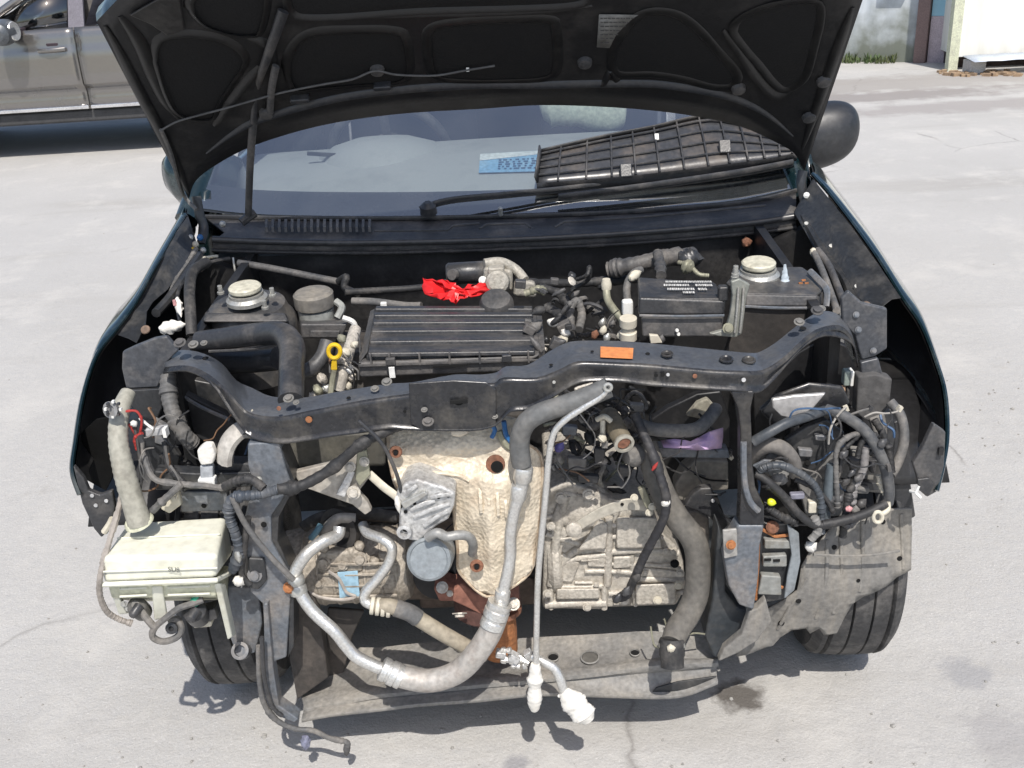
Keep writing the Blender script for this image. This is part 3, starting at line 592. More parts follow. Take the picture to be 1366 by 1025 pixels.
for sg in (-1, 1):
    # doors and sides
    rows = []
    for y in (.62, .9, 1.4, 2.0, 2.5, 2.95, 3.1):
        e = .05*max(0, (y-2.5)/.6)**2
        r = []
        for x, z in ((.775, .22), (.812, .40), (.822, .60), (.812, .80), (.775, .945)):
            if abs(y-2.44) < .3 and z < .5: z = max(z, .28+math.sqrt(max(0, .31**2-(y-2.44)**2)))
            r.append(Vector((sg*(x-e-.03*max(0, (.75-y))), y, z+.04*max(0, (y-.6))/2.4)))
        rows.append(r)
    G().grid(rows).done('body_side', TEAL, car, solid=.02, off=0)
    tp = top_[0] if sg < 0 else top_[-1]; bs = gb[0] if sg < 0 else gb[-1]
    G().tube([bs+Vector((sg*.01, -.02, -.03)), bs.lerp(tp, .5)+Vector((sg*.015, 0, .012)), tp+Vector((sg*.01, 0, .012)), Vector((sg*.60, 2.2, 1.53)), Vector((sg*.60, 2.85, 1.44)), Vector((sg*.72, 3.12, .98))], .030, 10).done('roof_pillar', TEAL, car)
    G().tube([Vector((sg*.77, 1.95, .97)), Vector((sg*.62, 2.02, 1.52))], .03, 8).done('door_pillar', INNER, car)
    G().add([Vector((sg*.765, .95, .97)), Vector((sg*.765, 1.93, .99)), Vector((sg*.62, 1.98, 1.49)), Vector((sg*.64, 1.5, 1.44))], [(0, 1, 2, 3)]).done('side_window', SGLASS, car, solid=.004)
    G().add([Vector((sg*.765, 1.98, .99)), Vector((sg*.71, 2.95, 1.02)), Vector((sg*.61, 2.78, 1.43)), Vector((sg*.62, 2.04, 1.49))], [(0, 1, 2, 3)]).done('side_window', SGLASS, car, solid=.004)
rows = [[p.copy() for p in top_]]
for y, z in ((1.7, 1.50), (2.2, 1.53), (2.85, 1.45)):
    rows.append([Vector((-.60+1.2*j/(len(top_)-1), y, z+.04*math.sin(math.pi*j/(len(top_)-1)))) for j in range(len(top_))])
G().grid(rows).done('roof', TEAL, car, solid=.02)
G().grid([[Vector((x, 2.86, 1.44)) for x in (-.58, 0, .58)], [Vector((x*1.15, 3.1, 1.0)) for x in (-.58, 0, .58)]]).done('rear_window', SGLASS, car, solid=.004)
G().grid([[Vector((x, y, z)) for x in (-.74, 0, .74)] for y, z in ((3.1, 1.0), (3.16, .75), (3.2, .5), (3.12, .25))]).done('tailgate', TEAL, car, solid=.02)
# mirrors
mr = G().lathe([(.04, -.085), (.070, -.08), (.088, -.04), (.092, .01), (.080, .055), (.045, .078), (.0, .08)], (0, 0, 0), (1, 0, 0), 20)
cR = at(1090, 182, .80)
mv = []
for p in mr.v: mv.append(Vector(p))
def mirror(c, sg, s=1.0):
    P_ = [c+Vector((sg*p.x*1.35*s, p.y*.85*s+.25*abs(p.x)*0, (p.z*1.0+.22*p.x)*s)) for p in mv]
    g_ = G(); g_.add(P_, mr.f); return g_
mm_ = mirror(cR, 1).done('door_mirror', M('mirror_shell', (.022, .024, .028), .42, 0, (.06, .06, .06), .4, 9, .05), car, ang=180, sub=2)
G().tube([cR+Vector((-.08, .02, -.03)), cR+Vector((-.15, .04, -.06))], .03, 10).done('mirror_arm', PLAST, mm_)
cL = Vector((-.90, .80, .975)); cL = at(236, 240, .80)+Vector((-.0, 0, 0))
mm_ = mirror(cL+Vector((.075, 0, 0)), -1, .95).done('door_mirror', TEAL, car, ang=60)
# cowl
c0_ = [(283, 334, .43), (400, 337, .425), (520, 337, .42), (683, 332, .415), (800, 327, .42), (900, 320, .425), (1000, 311, .43), (1062, 303, .43)]
c1_ = [(285, 321, .435), (400, 325, .43), (520, 325, .425), (683, 321, .42), (800, 315, .425), (900, 308, .43), (1000, 299, .435), (1062, 290, .435)]
c2_ = [(300, 310, .47), (400, 314, .47), (520, 314, .465), (683, 309, .46), (800, 303, .465), (900, 296, .47), (1000, 287, .475), (1062, 277, .475)]
c3_ = [(275, 291, .555), (400, 293, .535), (520, 293, .525), (683, 290, .52), (800, 286, .525), (900, 280, .535), (1000, 271, .555), (1062, 256, .58)]
cow = G().grid([cr([V(p) for p in q], 3) for q in (c0_, c1_, c2_, c3_)]).done('cowl_panel', PLASTD, car, solid=.006, ang=25)
G().tube([V(p)+Vector((0, -.004, .004)) for p in c1_], .0085, 12).done('rubber_seal', M('seal_rubber', (.05, .05, .052), .28, 0, (.10, .098, .095), .35, 20, .03), cow)
G().tube([V(p)+Vector((0, -.002, .0)) for p in c0_], .005, 8).done('rubber_seal', RUB, cow)
G().tube([V(p)+Vector((0, -.004, .004)) for p in c3_], .006, 8, flat=.6).done('glass_edge_strip', PLAST, cow)
for k in range(17):
    u = 354+k*8.6; v = 300-.1*k*0
    G().hexa([at(u, 310, .462), at(u+3.6, 310, .462), at(u+3.8, 299, .500), at(u+.2, 299, .500)], [at(u, 310, .462)+Vector((0, .003, .012)), at(u+3.6, 310, .462)+Vector((0, .003, .012)), at(u+3.8, 299, .5)+Vector((0, .003, .012)), at(u+.2, 299, .5)+Vector((0, .003, .012))]).done('vent_slat', PLASTD, cow)
for pts in ([(500, 310, .45), (598, 309, .45), (605, 303, .465), (640, 300, .47)], [(640, 307, .45), (650, 301, .462), (700, 300, .462), (708, 306, .45)], [(740, 305, .45), (752, 298, .462), (850, 292, .465), (1020, 276, .47)]):
    G().tube([V(p)+Vector((0, -.006, .005)) for p in pts], .003, 6, line=True).done('moulded_line', PLASTD, cow)
G().lathe([(.006, 0), (.006, .02), (.004, .022)], at(668, 287, .5), (0, -.3, 1), 10).done('washer_nozzle', ZINC, cow)
# wiper arms
for pts, r in (([(561, 284, .53), (600, 272, .54), (680, 264, .56), (760, 256, .585), (900, 238, .62), (1045, 212, .66)], .0055), ([(745, 268, .55), (850, 255, .57), (980, 236, .60), (1056, 222, .62)], .007)):
    wa = G().tube([V(p)+Vector((0, -.012, .014)) for p in pts], r, 8, flat=.7).done('wiper_arm', PLAST, car)
    G().tube([V(p)+Vector((0, -.004, .004)) for p in pts], r*.7, 6).done('wiper_blade', RUB, wa)
G().lathe([(.022, 0), (.02, .02), (.008, .03)], at(572, 284, .52), (0, -.3, 1), 14).done('wiper_pivot', PLAST, car)

# ---- fenders -------------------------------------------------------
def fender(edge, sg, outer=.05):
    E_ = cr([V(p) for p in edge], 5); rows = []
    for p in E_:
        yb = .66
        if p.z < .62: yb = max(p.y+.03, -.02-math.sqrt(max(.0, .34**2-(p.z-.28)**2)))
        r = []
        for j in range(11):
            t = j/10; y = p.y+(yb-p.y)*t; bulge = outer*min(1, (y-p.y)/.25)**.6 if y > p.y else 0
            r.append(Vector((p.x+sg*bulge, y, p.z-.0*t)))
        rows.append(r)
    f = G().grid(rows).done('front_wing', TEAL, car, solid=.0015, off=0, ang=60)
    G().grid([[q-Vector((sg*.006, 0, .003)) for q in r] for r in rows]).done('inner_face', INNER, f, ang=60)
    G().tube(E_, .0042, 6, line=True).done('folded_edge', TEAL, f)
    xo = max(abs(q.x) for q in rows[len(rows)//2]); rr = []
    for k in range(13):
        z = .20+.425*k/12; y0 = -.02+math.sqrt(max(0, .34**2-(z-.28)**2)); rr.append([Vector((sg*(xo+.01), y0+(.66-y0)*j/4, z)) for j in range(5)])
    G().grid(rr).done('wing_rear', TEAL, f, solid=.002, off=0)
    return f
fL = fender([(247, 286, .50), (225, 325, .34), (205, 360, .20), (180, 405, .06), (154, 441, -.04), (128, 475, -.13), (110, 530, -.23), (100, 590, -.32), (96, 628, -.38), (106, 660, -.41)], -1)
fR = fender([(1084, 232, .50), (1108, 259, .40), (1142, 303, .26), (1172, 345, .13), (1205, 398, .0), (1230, 435, -.07), (1249, 483, -.15), (1261, 525, -.23), (1264, 580, -.32), (1258, 622, -.38), (1250, 655, -.41)], 1)
# lower tips
PL('wing_shade_plate', [(101, 585), (128, 560), (152, 556), (154, 612), (149, 640), (141, 655), (114, 640), (103, 618)], -.27, .006, M('wing_shade_black', (.005, .005, .005), .95, 0, (.012, .011, .01), .3, 12, .1, 120, .2, spec=.15), fL, .001)  # added near-black plate; the wing's inner shade is put into its colour
PL('wing_bracket', [(97, 622), (111, 638), (118, 655), (133, 661), (149, 655), (153, 676), (149, 704), (135, 718), (125, 706), (109, 672)], -.405, .012, PLAST, fL, .003)
for u, v in ((123, 661), (128, 674), (142, 668)): G().lathe([(.0035, 0), (.0035, .002)], at(u, v, -.4065), (0, -1, 0), 8).done('pale_hole_disc', M('pale_dot', (.5, .5, .5)), fL)  # added pale discs paint the lit ground showing through bracket holes
G().tube([(139, 710, -.41), (146, 700, -.41), (150, 692, -.41)], .006, 8).done('bolt_tube', CREAM, fL)
PL('wing_bracket', [(1246, 566), (1262, 577), (1260, 622), (1251, 656), (1237, 664), (1228, 656), (1224, 638), (1218, 619), (1232, 596)], -.405, .014, PLASTD, fR, .003)
PL('plastic_rib', [(1224, 640), (1240, 638), (1246, 648), (1240, 662), (1226, 655)], -.412, .006, PLAST, fR)
G().box(at(1255, 602, -.41), (.008, .006, .014)).done('slot', INNER, fR)
G().tube([(1214, 655, -.40), (1222, 657, -.41), (1226, 648, -.41)], .003, 6, line=True).done('white_clip', WHITE, fR); G().tube([(1221, 657, -.41), (1228, 664, -.41)], .003, 6, line=True).done('white_clip', WHITE, fR)
# gutter ledges along the wings
PL('wing_ledge', [(249, 290, .46), (262, 330, .40), (240, 362, .27), (222, 388, .16), (203, 404, .08), (194, 418, .03), (192, 438, -.02), (182, 458, -.05), (172, 452, -.05), (150, 445, -.04), (170, 415, .04), (195, 375, .16), (222, 328, .34)], 0, .012, PAINTD, car, .002)
PL('wing_ledge', [(1086, 240, .46), (1060, 285, .42), (1094, 345, .24), (1118, 368, .16), (1130, 382, .12), (1138, 400, .05), (1148, 411, .02), (1162, 415, -.02), (1174, 412, -.02), (1190, 400, .0), (1203, 398, .0), (1170, 350, .12), (1138, 305, .26), (1106, 265, .38)], 0, .012, PAINTD, car, .002)
g = [(266, 340, .37), (244, 372, .24), (226, 398, .13), (208, 418, .05)]
G().tube(g, .010, 8).done('ledge_fold', PAINTD, car)
G().tube([(1072, 290, .40), (1100, 340, .24), (1126, 372, .14), (1140, 402, .05), (1160, 418, -.02)], .010, 8).done('ledge_fold', PAINTD, car)
for u, v, y in ((194, 440, -.035), (1156, 408, -.03)):
    G().lathe([(.010, 0), (.009, .002), (.004, .003)], at(u, v, y-.004), (0, -.7, .7), 12).done('rusty_spot_weld', M('faded_rust', (.20, .13, .09), .7, 0, (.10, .08, .065), .5, 40), car)
for u, v, y in ((1142, 384, .08), (1108, 330, .25), (1075, 300, .36)):
    G().lathe([(.006, 0), (.005, .006)], at(u, v, y), (0, -.6, .8), 10).done('ledge_bolt', ZINC, car)
# inner aprons, firewall
for sg, uo in ((-1, 0), (1, 0)):
    xi = -.615 if sg < 0 else .60
    G().hexa([Vector((sg*.56, .40, .36)), Vector((sg*.825, .40, .36)), Vector((sg*.80, .40, .86)), Vector((sg*.62, .40, .78))], [Vector((sg*.56, .43, .36)), Vector((sg*.825, .43, .36)), Vector((sg*.80, .43, .86)), Vector((sg*.62, .43, .78))]).done('wing_bulkhead', INNER, car)
    G().hexa([Vector((xi, -.22, .45)), Vector((xi+sg*.02, -.22, .45)), Vector((xi+sg*.02, -.22, .80)), Vector((xi, -.22, .80))], [Vector((xi, .46, .45)), Vector((xi+sg*.02, .46, .45)), Vector((xi+sg*.02, .46, .83)), Vector((xi, .46, .83))]).done('inner_apron', INNER, car)
    rows = [[Vector((sg*x, -.02+.345*math.cos(a)*(1.0), .28+.345*math.sin(a))) for x in (.56, .70, .828)] for a in [math.radians(34+76*k/12) for k in range(13)]]
    G().grid(rows).done('wheel_arch_liner', INNER, car, solid=.004)
    G().grid([[Vector((sg*x, -.02+.345*math.cos(a), .28+.345*math.sin(a))) for x in (.66, .74, .828)] for a in [math.radians(95+44*k/10) for k in range(11)]]).done('wheel_arch_liner', INNER, car, solid=.004)
    G().grid([[Vector((sg*.56, -.10+r_*math.cos(a), .28+r_*math.sin(a))) for a in [math.radians(20+95*k/12) for k in range(13)]] for r_ in (.20, .335)]).done('wheel_arch_wall', INNER, car, solid=.004)
G().hexa([Vector((-.72, .44, .09)), Vector((.70, .44, .09)), Vector((.70, .44, .80)), Vector((-.72, .44, .82))], [Vector((-.72, .5, .09)), Vector((.70, .5, .09)), Vector((.70, .5, .80)), Vector((-.72, .5, .82))]).done('firewall', INNER, car)
# wheels
for sg, xc in ((-1, -.615), (1, .688)):
    yc = -.05; R0, W = .285, .083
    prof = [(.17, -W*.9), (.225, -W*1.02), (.262, -W), (.279, -W*.82)]
    gx = [-.72, -.66, -.60, -.26, -.23, -.20, .20, .23, .26, .60, .66, .72]
    for q in gx: prof.append((R0-.0012*abs(q)*4-(.009 if round(abs(q), 2) in (.66, .23) else 0), q*W))
    prof += [(.279, W*.82), (.262, W), (.225, W*1.02), (.17, W*.9)]
    ax = Vector((1, -.06*sg, .0)).normalized()
    wh = G().lathe(prof, (xc, yc, R0+.001), ax, 64).done('front_wheel', TYRE, car, ang=30)
    G().lathe([(.175, -W*.9), (.165, -W*.4), (.12, -W*.2), (.12, W*.2), (.165, W*.5), (.175, W*.9)], (xc, yc, R0+.001), ax, 32).done('rim', M('steel_rim', (.2, .2, .2), .5, .3), wh)
for sg in (-1, 1):
    wh = G().lathe([(.17, -.075), (.225, -.085), (.262, -.083), (.285, -.06), (.285, .06), (.262, .083), (.225, .085), (.17, .075)], (sg*.72, 2.44, .286), (1, 0, 0), 40).done('rear_wheel', TYRE, car, ang=30)
    G().lathe([(.175, -.075), (.12, -.02), (.12, .02), (.175, .075)], (sg*.72, 2.44, .286), (1, 0, 0), 32).done('rim', ZINC, wh)
# ---- radiator support ----------------------------------------------
ST = [(218,471,219,492,219,497,-.30),(245,467,250,490,250,494,-.33),(272,472,278,502,281,510,-.36),(297,484,302,523,303,541,-.39),(318,503,323,547,322,568,-.41),(337,518,343,556,337,583,-.42),(362,529,373,558,373,590,-.43),(402,531,408,551,410,586,-.43),(444,524,440,545,440,581,-.43),(480,518,480,537,480,576,-.43),(520,512,520,531,520,570,-.43),(552,510,552,526,546,572,-.43),(605,500,605,511,605,573,-.43),(640,500,640,513,640,572,-.43),(662,497,660,513,663,565,-.43),(675,489,672,506,681,548,-.43),(704,487,716,506,706,545,-.43),(731,470,745,496,737,529,-.43),(750,460,765,486,763,513,-.43),(769,455,785,484,785,508,-.43),(820,455,830,486,830,508,-.43),(866,458,869,488,869,513,-.43),(957,467,945,495,945,518,-.43),(1000,471,990,497,995,521,-.43),(1015,469,1018,496,1014,521,-.42),(1035,457,1045,480,1035,502,-.40),(1055,441,1062,464,1055,478,-.37),(1075,426,1080,448,1075,459,-.34),(1097,415,1097,439,1099,447,-.31),(1121,421,1121,436,1125,451,-.29),(1135,440,1138,452,1139,462,-.28),(1143,470,1144,478,1144,488,-.27)]
q = [cr([at(s[2*k], s[2*k+1], s[6]) for s in ST], 3) for k in range(3)]
bk = [atz(s[0], s[1], at(s[2], s[3], s[6]).z) for s in ST]
bk = cr([Vector((p.x, min(max(p.y, s[6]+.03), s[6]+.13), p.z)) for p, s in zip(bk, ST)], 3)
prof = []
for i in range(len(bk)):
    t = q[1][i]; f = q[2][i]; h = t.z-f.z
    prof.append([bk[i]+Vector((0, .006, -.012)), bk[i], bk[i].lerp(t, .5)+Vector((0, 0, -.001)), t+Vector((0, .006, .0005)), t+Vector((0, .001, -.003)), t+Vector((0, 0, -.008)), t.lerp(f, .5)+Vector((0, .003, 0)), f+Vector((0, .002, .006)), f+Vector((0, -.004, .002)), f+Vector((0, -.005, -.001))])
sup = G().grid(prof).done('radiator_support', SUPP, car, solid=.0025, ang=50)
sup.data.materials.append(SUPT)          # paler blue-grey on the flat top faces
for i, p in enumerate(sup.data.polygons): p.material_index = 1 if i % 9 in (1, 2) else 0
topn = Vector((0, -.15, 1))
def on_top(u, v):
    # a spot on the support's upper face
    best = min(range(len(ST)), key=lambda i: abs((ST[i][0]+ST[i][2])/2-u)); s = ST[best]
    return atz(u, v, at(s[2], s[3], s[6]).z+.0015)
def quad_top(us, vs):
    return [on_top(us[0], vs[0]), on_top(us[1], vs[0]), on_top(us[1], vs[1]), on_top(us[0], vs[1])]
G().prism([on_top(801, 463), on_top(845, 465), on_top(844, 479), on_top(801, 477)], (0, 0, .0008)).done('orange_label', ORL, sup, label='orange label on the radiator support')
lb = bpy.data.objects['orange_label']
for k in range(4):
    G().box(on_top(823, 466.5+k*3.2)+Vector((0, 0, .0012)), (.036-.004*k, .0012, .0003)).done('print', M('label_print', (.5, .11, .03), .6), sup)
for u, v, r in ((890, 473, .0105), (969, 480, .012), (999, 481, .012)):
    g = G().lathe([(r, 0), (r*.98, .002), (r*.75, .003), (r*.6, .0012), (.0, .001)], on_top(u, v), topn, 20)
    g.done('pressed_boss', SUPP, sup)
HOLE = M('dark_hole', (.002, .002, .002), .9)
for u, v, r in ((790, 469, .003), (864, 472, .004), (890, 475, .006), (936, 471, .003), (926, 478, .003), (735, 487, .0035), (1071, 438, .006), (274, 478, .006), (465, 531, .004)):
    G().lathe([(r, 0), (r*.9, .0006)], on_top(u, v), topn, 14).done('hole', HOLE, sup)
for u, v, r, mt in ((875, 501, .0035, HOLE), (884, 500, .004, HOLE), (891, 500, .003, M('pale_dot', (.5, .5, .5))), (927, 502, .004, RUST), (992, 507, .0038, M('pale_dot', (.5, .5, .5))), (876, 515, .003, HOLE), (570, 548, .004, HOLE), (540, 549, .003, HOLE), (739, 510, .003, ZINC), (612, 534, .010, HOLE), (372, 545, .004, RUST), (412, 560, .006, ORUST)):
    G().lathe([(r, 0), (r*.9, .0012)], at(u, v, -.4325), (0, -1, .1), 12).done('hole' if mt is HOLE else 'stud', mt, sup)
for u, v, y, r in ((571, 563, -.44, .011), (566, 547, -.44, .006), (385, 532, -.415, .010), (395, 537, -.42, .006), (1066, 430, -.33, .010), (1090, 415, -.29, .012), (1096, 412, -.28, .008), (240, 458, -.30, .012), (258, 460, -.30, .010), (272, 458, -.3, .007), (516, 510, -.37, .010), (500, 519, -.40, .008), (660, 556, -.432, .006)):
    bolt(sup, at(u, v, y), r*.62, DULL if r < .011 else PLASTD, (0, -.45, .9))
PL('catch_plate', [(545, 512), (605, 508), (648, 511), (662, 520), (662, 566), (640, 574), (562, 575), (548, 566)], -.434, .004, SUPP, sup, .003)
G().box(at(612, 536, -.439), (.03, .004, .008)).done('latch_slot', HOLE, sup, bevel=.002)
APRON = M('apron_paint', (.065, .07, .08), .36, .1, (.15, .14, .13), .45, 15, .1, 120, .3)
# bracket plates at the ends of the support (inner wing panels)
PL('apron_plate', [(163, 470), (180, 462), (205, 452), (222, 449), (238, 468), (224, 482), (219, 497), (210, 517), (168, 519), (162, 492)], -.27, .012, APRON, car, .003)
PL('apron_plate', [(170, 521), (215, 519), (216, 545), (210, 560), (188, 563), (176, 545)], -.275, .010, PAINTD, car, .003)
PL('apron_plate', [(1122, 398), (1132, 388), (1150, 404), (1184, 412), (1184, 466), (1168, 476), (1150, 481), (1146, 470), (1140, 448), (1124, 430)], -.25, .012, APRON, car, .004)
PL('apron_plate', [(1148, 484), (1172, 478), (1178, 500), (1150, 503)], -.255, .012, APRON, car, .003)
PL('foam_pad', [(1145, 503), (1168, 500), (1191, 506), (1187, 541), (1168, 566), (1152, 560), (1142, 552)], -.27, .03, M('grey_foam', (.075, .073, .072), .9, 0, (.13, .125, .12), .5, 30, .4), car, .004)
for u, v in ((1145, 440), (1142, 420), (1165, 468)): bolt(car, at(u, v, -.252), .004, POST, name='apron_bolt')

# ---- side posts and lower crossmember ------------------------------
PL('side_post', [(330, 592), (372, 590), (381, 625), (388, 645), (376, 668), (362, 688), (362, 722), (374, 745), (386, 765), (388, 790), (385, 830), (382, 878), (370, 882), (358, 890), (352, 840), (350, 806), (333, 790), (330, 754), (324, 700), (337, 646), (330, 620)], -.43, .035, POST, car, .004)
PL('post_flange', [(351, 806), (357, 806), (364, 890), (372, 942), (398, 960), (393, 965), (368, 955), (354, 930)], -.445, .03, POST, car, .003)
PL('post_fold', [(372, 590), (392, 640), (388, 660), (372, 690), (370, 722), (392, 770), (392, 862), (384, 878), (386, 790), (360, 722), (360, 688), (384, 648)], -.425, .05, PAINTD, car, .002)
for u, v, r, mt in ((386, 784, .011, ORUST), (340, 767, .013, POST), (352, 700, .005, HOLE), (345, 640, .006, ZINC)):
    bolt(car, at(u, v, -.437), r*.7, mt, name='post_bolt')
PL('post_bracket', [(330, 745), (352, 746), (356, 775), (345, 788), (333, 786)], -.438, .01, PAINTD, car, .004)
PL('post_bracket', [(302, 782), (345, 785), (350, 832), (340, 872), (316, 876), (306, 850)], -.38, .03, POST, car, .004)
G().lathe([(.017, 0), (.017, .02), (.011, .021), (.011, .01), (0, .01)], at(324, 868, -.385), (0, -.8, .6), 18).done('tow_eye', POST, car)
PL('side_post', [(974, 522), (1007, 522), (1002, 545), (1003, 575), (1004, 618), (1008, 650), (1020, 676), (1020, 701), (986, 701), (988, 660), (988, 575), (984, 545)], -.435, .03, SUPP, car, .004)
G().tube([(992, 590, -.437), (993, 640, -.438), (1000, 668, -.44), (1012, 682, -.441)], .0055, 8).done('post_fold', POST, car)
PL('side_post', [(984, 701), (1020, 701), (1014, 730), (1012, 770), (1006, 815), (986, 808), (972, 782), (966, 745), (974, 718)], -.435, .035, POST, car, .005)
PL('post_plate', [(964, 708), (983, 706), (984, 742), (966, 746)], -.442, .006, M('pale_post', (.32, .31, .29), .55, .1, (.2, .16, .12), .4, 20), car, .002); bolt(car, at(975, 727, -.448), .006, ORUST, name='post_bolt')
# crossmember: flat dusty top with a rolled front lip
cm = [(392, 862, 405, 948, 404, 956), (440, 862, 450, 939, 440, 949), (500, 864, 500, 929, 510, 941), (560, 858, 560, 923, 560, 935), (640, 855, 640, 915, 640, 929), (720, 850, 720, 908, 720, 921), (800, 846, 800, 899, 806, 923), (871, 842, 871, 890, 877, 925), (930, 850, 930, 887, 915, 921), (985, 860, 958, 886, 956, 905)]
A, B_, D_ = [], [], []
for s in cm:
    f = at(s[2], s[3], -.385); k = atz(s[0], s[1], f.z+.012); k.y = min(max(k.y, -.315), -.20); A.append(k); B_.append(f); D_.append(at(s[4], s[5], -.40))
A, B_, D_ = cr(A, 3), cr(B_, 3), cr(D_, 3)
CROSSM = M('dusty_crossmember', (.205, .20, .19), .6, .05, (.33, .305, .265), .6, 9, .25, 120, .25)
rows = [[a+Vector((0, .01, -.03)), a, a.lerp(b, .35)+Vector((0, 0, -.004)), a.lerp(b, .72)+Vector((0, 0, -.005)), a.lerp(b, .8)+Vector((0, 0, .001)), b+Vector((0, .006, .007)), b+Vector((0, -.003, .005)), b+Vector((0, -.004, -.003)), b.lerp(d, .35)+Vector((0, .010, 0)), b.lerp(d, .6)+Vector((0, .010, 0)), d+Vector((0, .002, .005)), d+Vector((0, -.012, .003)), d+Vector((0, -.014, -.003))] for a, b, d in zip(A, B_, D_)]
cmg = G().grid(rows); cmo = cmg.done('lower_crossmember', CROSSM, car, solid=.003, ang=40)
def on_cm(u, v, dz=0.0): return (hit(cmg, u, v) or atz(u, v, .15))+Vector((0, 0, dz))
for u, v, r in ((787, 879, .0185), (847, 873, .010), (738, 879, .012)):
    p = on_cm(u, v, .002)
    G().lathe([(r, 0), (r*1.05, .003), (r*.9, .004), (r*.86, .001)], p, (0, -.1, 1), 24, cap=False).done('drain_rim', CROSSM, cmo)
    G().lathe([(r*.86, 0), (r*.8, .001)], p, (0, -.1, 1), 20).done('drain_hole', M('hole_ground', (.10, .095, .085), .9) if r > .015 else HOLE, cmo)
G().box(at(520, 908, -.385), (.018, .02, .012)).done('hose_clip', PLAST, cmo, bevel=.003)
PL('torn_lip', [(876, 918), (905, 910), (956, 903), (955, 910), (912, 922), (893, 930), (880, 932), (868, 926)], -.402, .004, PAINTD, cmo, .001)
# curved leg joining the crossmember to the right post, and the dark tray sides
PL('leg_panel', [(958, 700), (972, 730), (968, 790), (984, 812), (1006, 816), (1003, 838), (985, 862), (972, 880), (952, 878), (940, 848), (950, 800)], -.39, .05, M('blue_black_panel', (.03, .036, .042), .5, 0, (.12, .115, .105), .4, 10), car, .006)
PL('leg_panel', [(1000, 816), (1010, 812), (1022, 800), (1030, 830), (1010, 856), (985, 872), (958, 884), (966, 866), (990, 846)], -.43, .02, GUARD, car, .004)
PL('tray_side', [(392, 770), (420, 800), (432, 860), (438, 905), (396, 935), (386, 880)], -.36, .03, M('brown_black_panel', (.045, .04, .036), .7, 0, (.12, .1, .085), .5, 10), car, .004)
PL('tray_side', [(437, 812), (486, 816), (470, 850), (455, 912), (430, 905)], -.30, .01, M('brown_black_panel', (.045, .04, .036)), car, .004)
G().box((.0, .12, .16), (1.0, .35, .03)).done('subframe', INNER, car, bevel=.01)

# ---- right: bracket frame, splash guard -----------------------------
fr = PL('lamp_bracket', [(1012, 702), (1030, 694), (1056, 700), (1060, 730), (1054, 790), (1046, 800), (1012, 806), (1006, 790)], -.395, .03, PAINTD, car, .003, label='rusty edged bracket on the right post')
for pts in ([(1012, 704), (1011, 750), (1008, 800)], [(1012, 704), (1034, 716), (1052, 714)], [(1016, 782), (1030, 779), (1044, 784)]):
    G().tube([V(p, -.40) for p in pts], .0032, 6, line=True).done('rusty_edge', ORUST, fr)
G().lathe([(.012, 0), (.012, .004), (.006, .008)], at(1030, 703, -.40), (0, -1, .4), 12).done('rusty_nut', RUST, fr)
for P4 in ([(1018, 743), (1050, 741), (1050, 757), (1018, 757)], [(1016, 768), (1042, 770), (1043, 795), (1011, 794)], [(1020, 721), (1056, 722), (1057, 733), (1020, 733)]):
    PL('pale_block', P4, -.408, .02, M('dusty_pale_block', (.26, .265, .25), .6, .1, (.19, .16, .12), .45, 25), fr, .003)
for u, v in ((1036, 748), (1024, 747)): G().box(at(u, v, -.410), (.012, .003, .004)).done('slot', HOLE, fr)
PL('bracket_arm', [(1050, 700), (1066, 712), (1068, 750), (1060, 788), (1046, 800), (1050, 770), (1056, 740)], -.412, .006, FILT, fr, .002)
def gy_(x, z): return .018*math.sin(x*9)+.012*math.sin(z*23+x*5)+.004*math.sin(x*70)*math.sin(z*9)
relief('splash_guard', [(1012, 815), (1030, 800), (1058, 775), (1064, 745), (1076, 728), (1096, 712), (1112, 700), (1150, 688), (1190, 684), (1219, 682), (1220, 715), (1215, 760), (1204, 764), (1194, 767), (1180, 776), (1168, 781), (1158, 785), (1148, 788), (1133, 798), (1124, 818), (1119, 832), (1115, 842), (1098, 845), (1092, 836), (1080, 844), (1074, 836), (1054, 836), (1040, 846), (1030, 858), (1004, 866), (980, 870), (988, 850)], -.350, .02, gy_, GUARD, car, .004)
G().tube([(1085, 740, -.405), (1120, 742, -.40), (1160, 741, -.395), (1200, 735, -.39)], .003, 6).done('guard_crease', GUARD, bpy.data.objects['splash_guard'])
lump('white_clip', at(1076, 733, -.41), at(1090, 724, -.41), .011, WTAPE, car, 8)

# ---- washer tank on the left ----------------------------------------
f4 = [at(136, 779, -.50), at(289, 772, -.50), at(291, 741, -.497), at(136, 744, -.497)]
b4 = [at(172, 746, -.36), at(312, 740, -.36), at(302, 688, -.36), at(170, 696, -.36)]
tank = G().hexa(f4, b4).done('washer_tank', TANK, car, bevel=.010, label='cream washer tank hanging in front of the tyre')
G().hexa([at(143, 781, -.488), at(290, 774, -.488), at(288, 796, -.48), at(148, 798, -.48)], [at(176, 760, -.38), at(306, 754, -.38), at(304, 800, -.38), at(178, 803, -.38)]).done('tank_neck', M('tank_shade_plastic', (.58, .58, .44), .5, 0, (.42, .41, .3), .4, 12), tank, bevel=.004)
G().tube([at(136, 780, -.502), at(212, 777, -.504), at(289, 774, -.502), at(306, 765, -.43), at(314, 742, -.37)], .0045, 8, line=True).done('moulded_rim', TANK, tank)
G().hexa([at(202, 782, -.492), at(217, 781, -.492), at(224, 823, -.47), at(206, 828, -.47)], [at(202, 782, -.44), at(217, 781, -.44), at(224, 823, -.42), at(206, 828, -.42)]).done('tank_rib', TANK, tank, bevel=.004)
G().hexa([at(285, 779, -.49), at(294, 778, -.49), at(310, 850, -.44), at(303, 854, -.44)], [at(292, 779, -.45), at(301, 778, -.45), at(316, 846, -.41), at(309, 850, -.41)]).done('tank_strap', TANK, tank, bevel=.003)
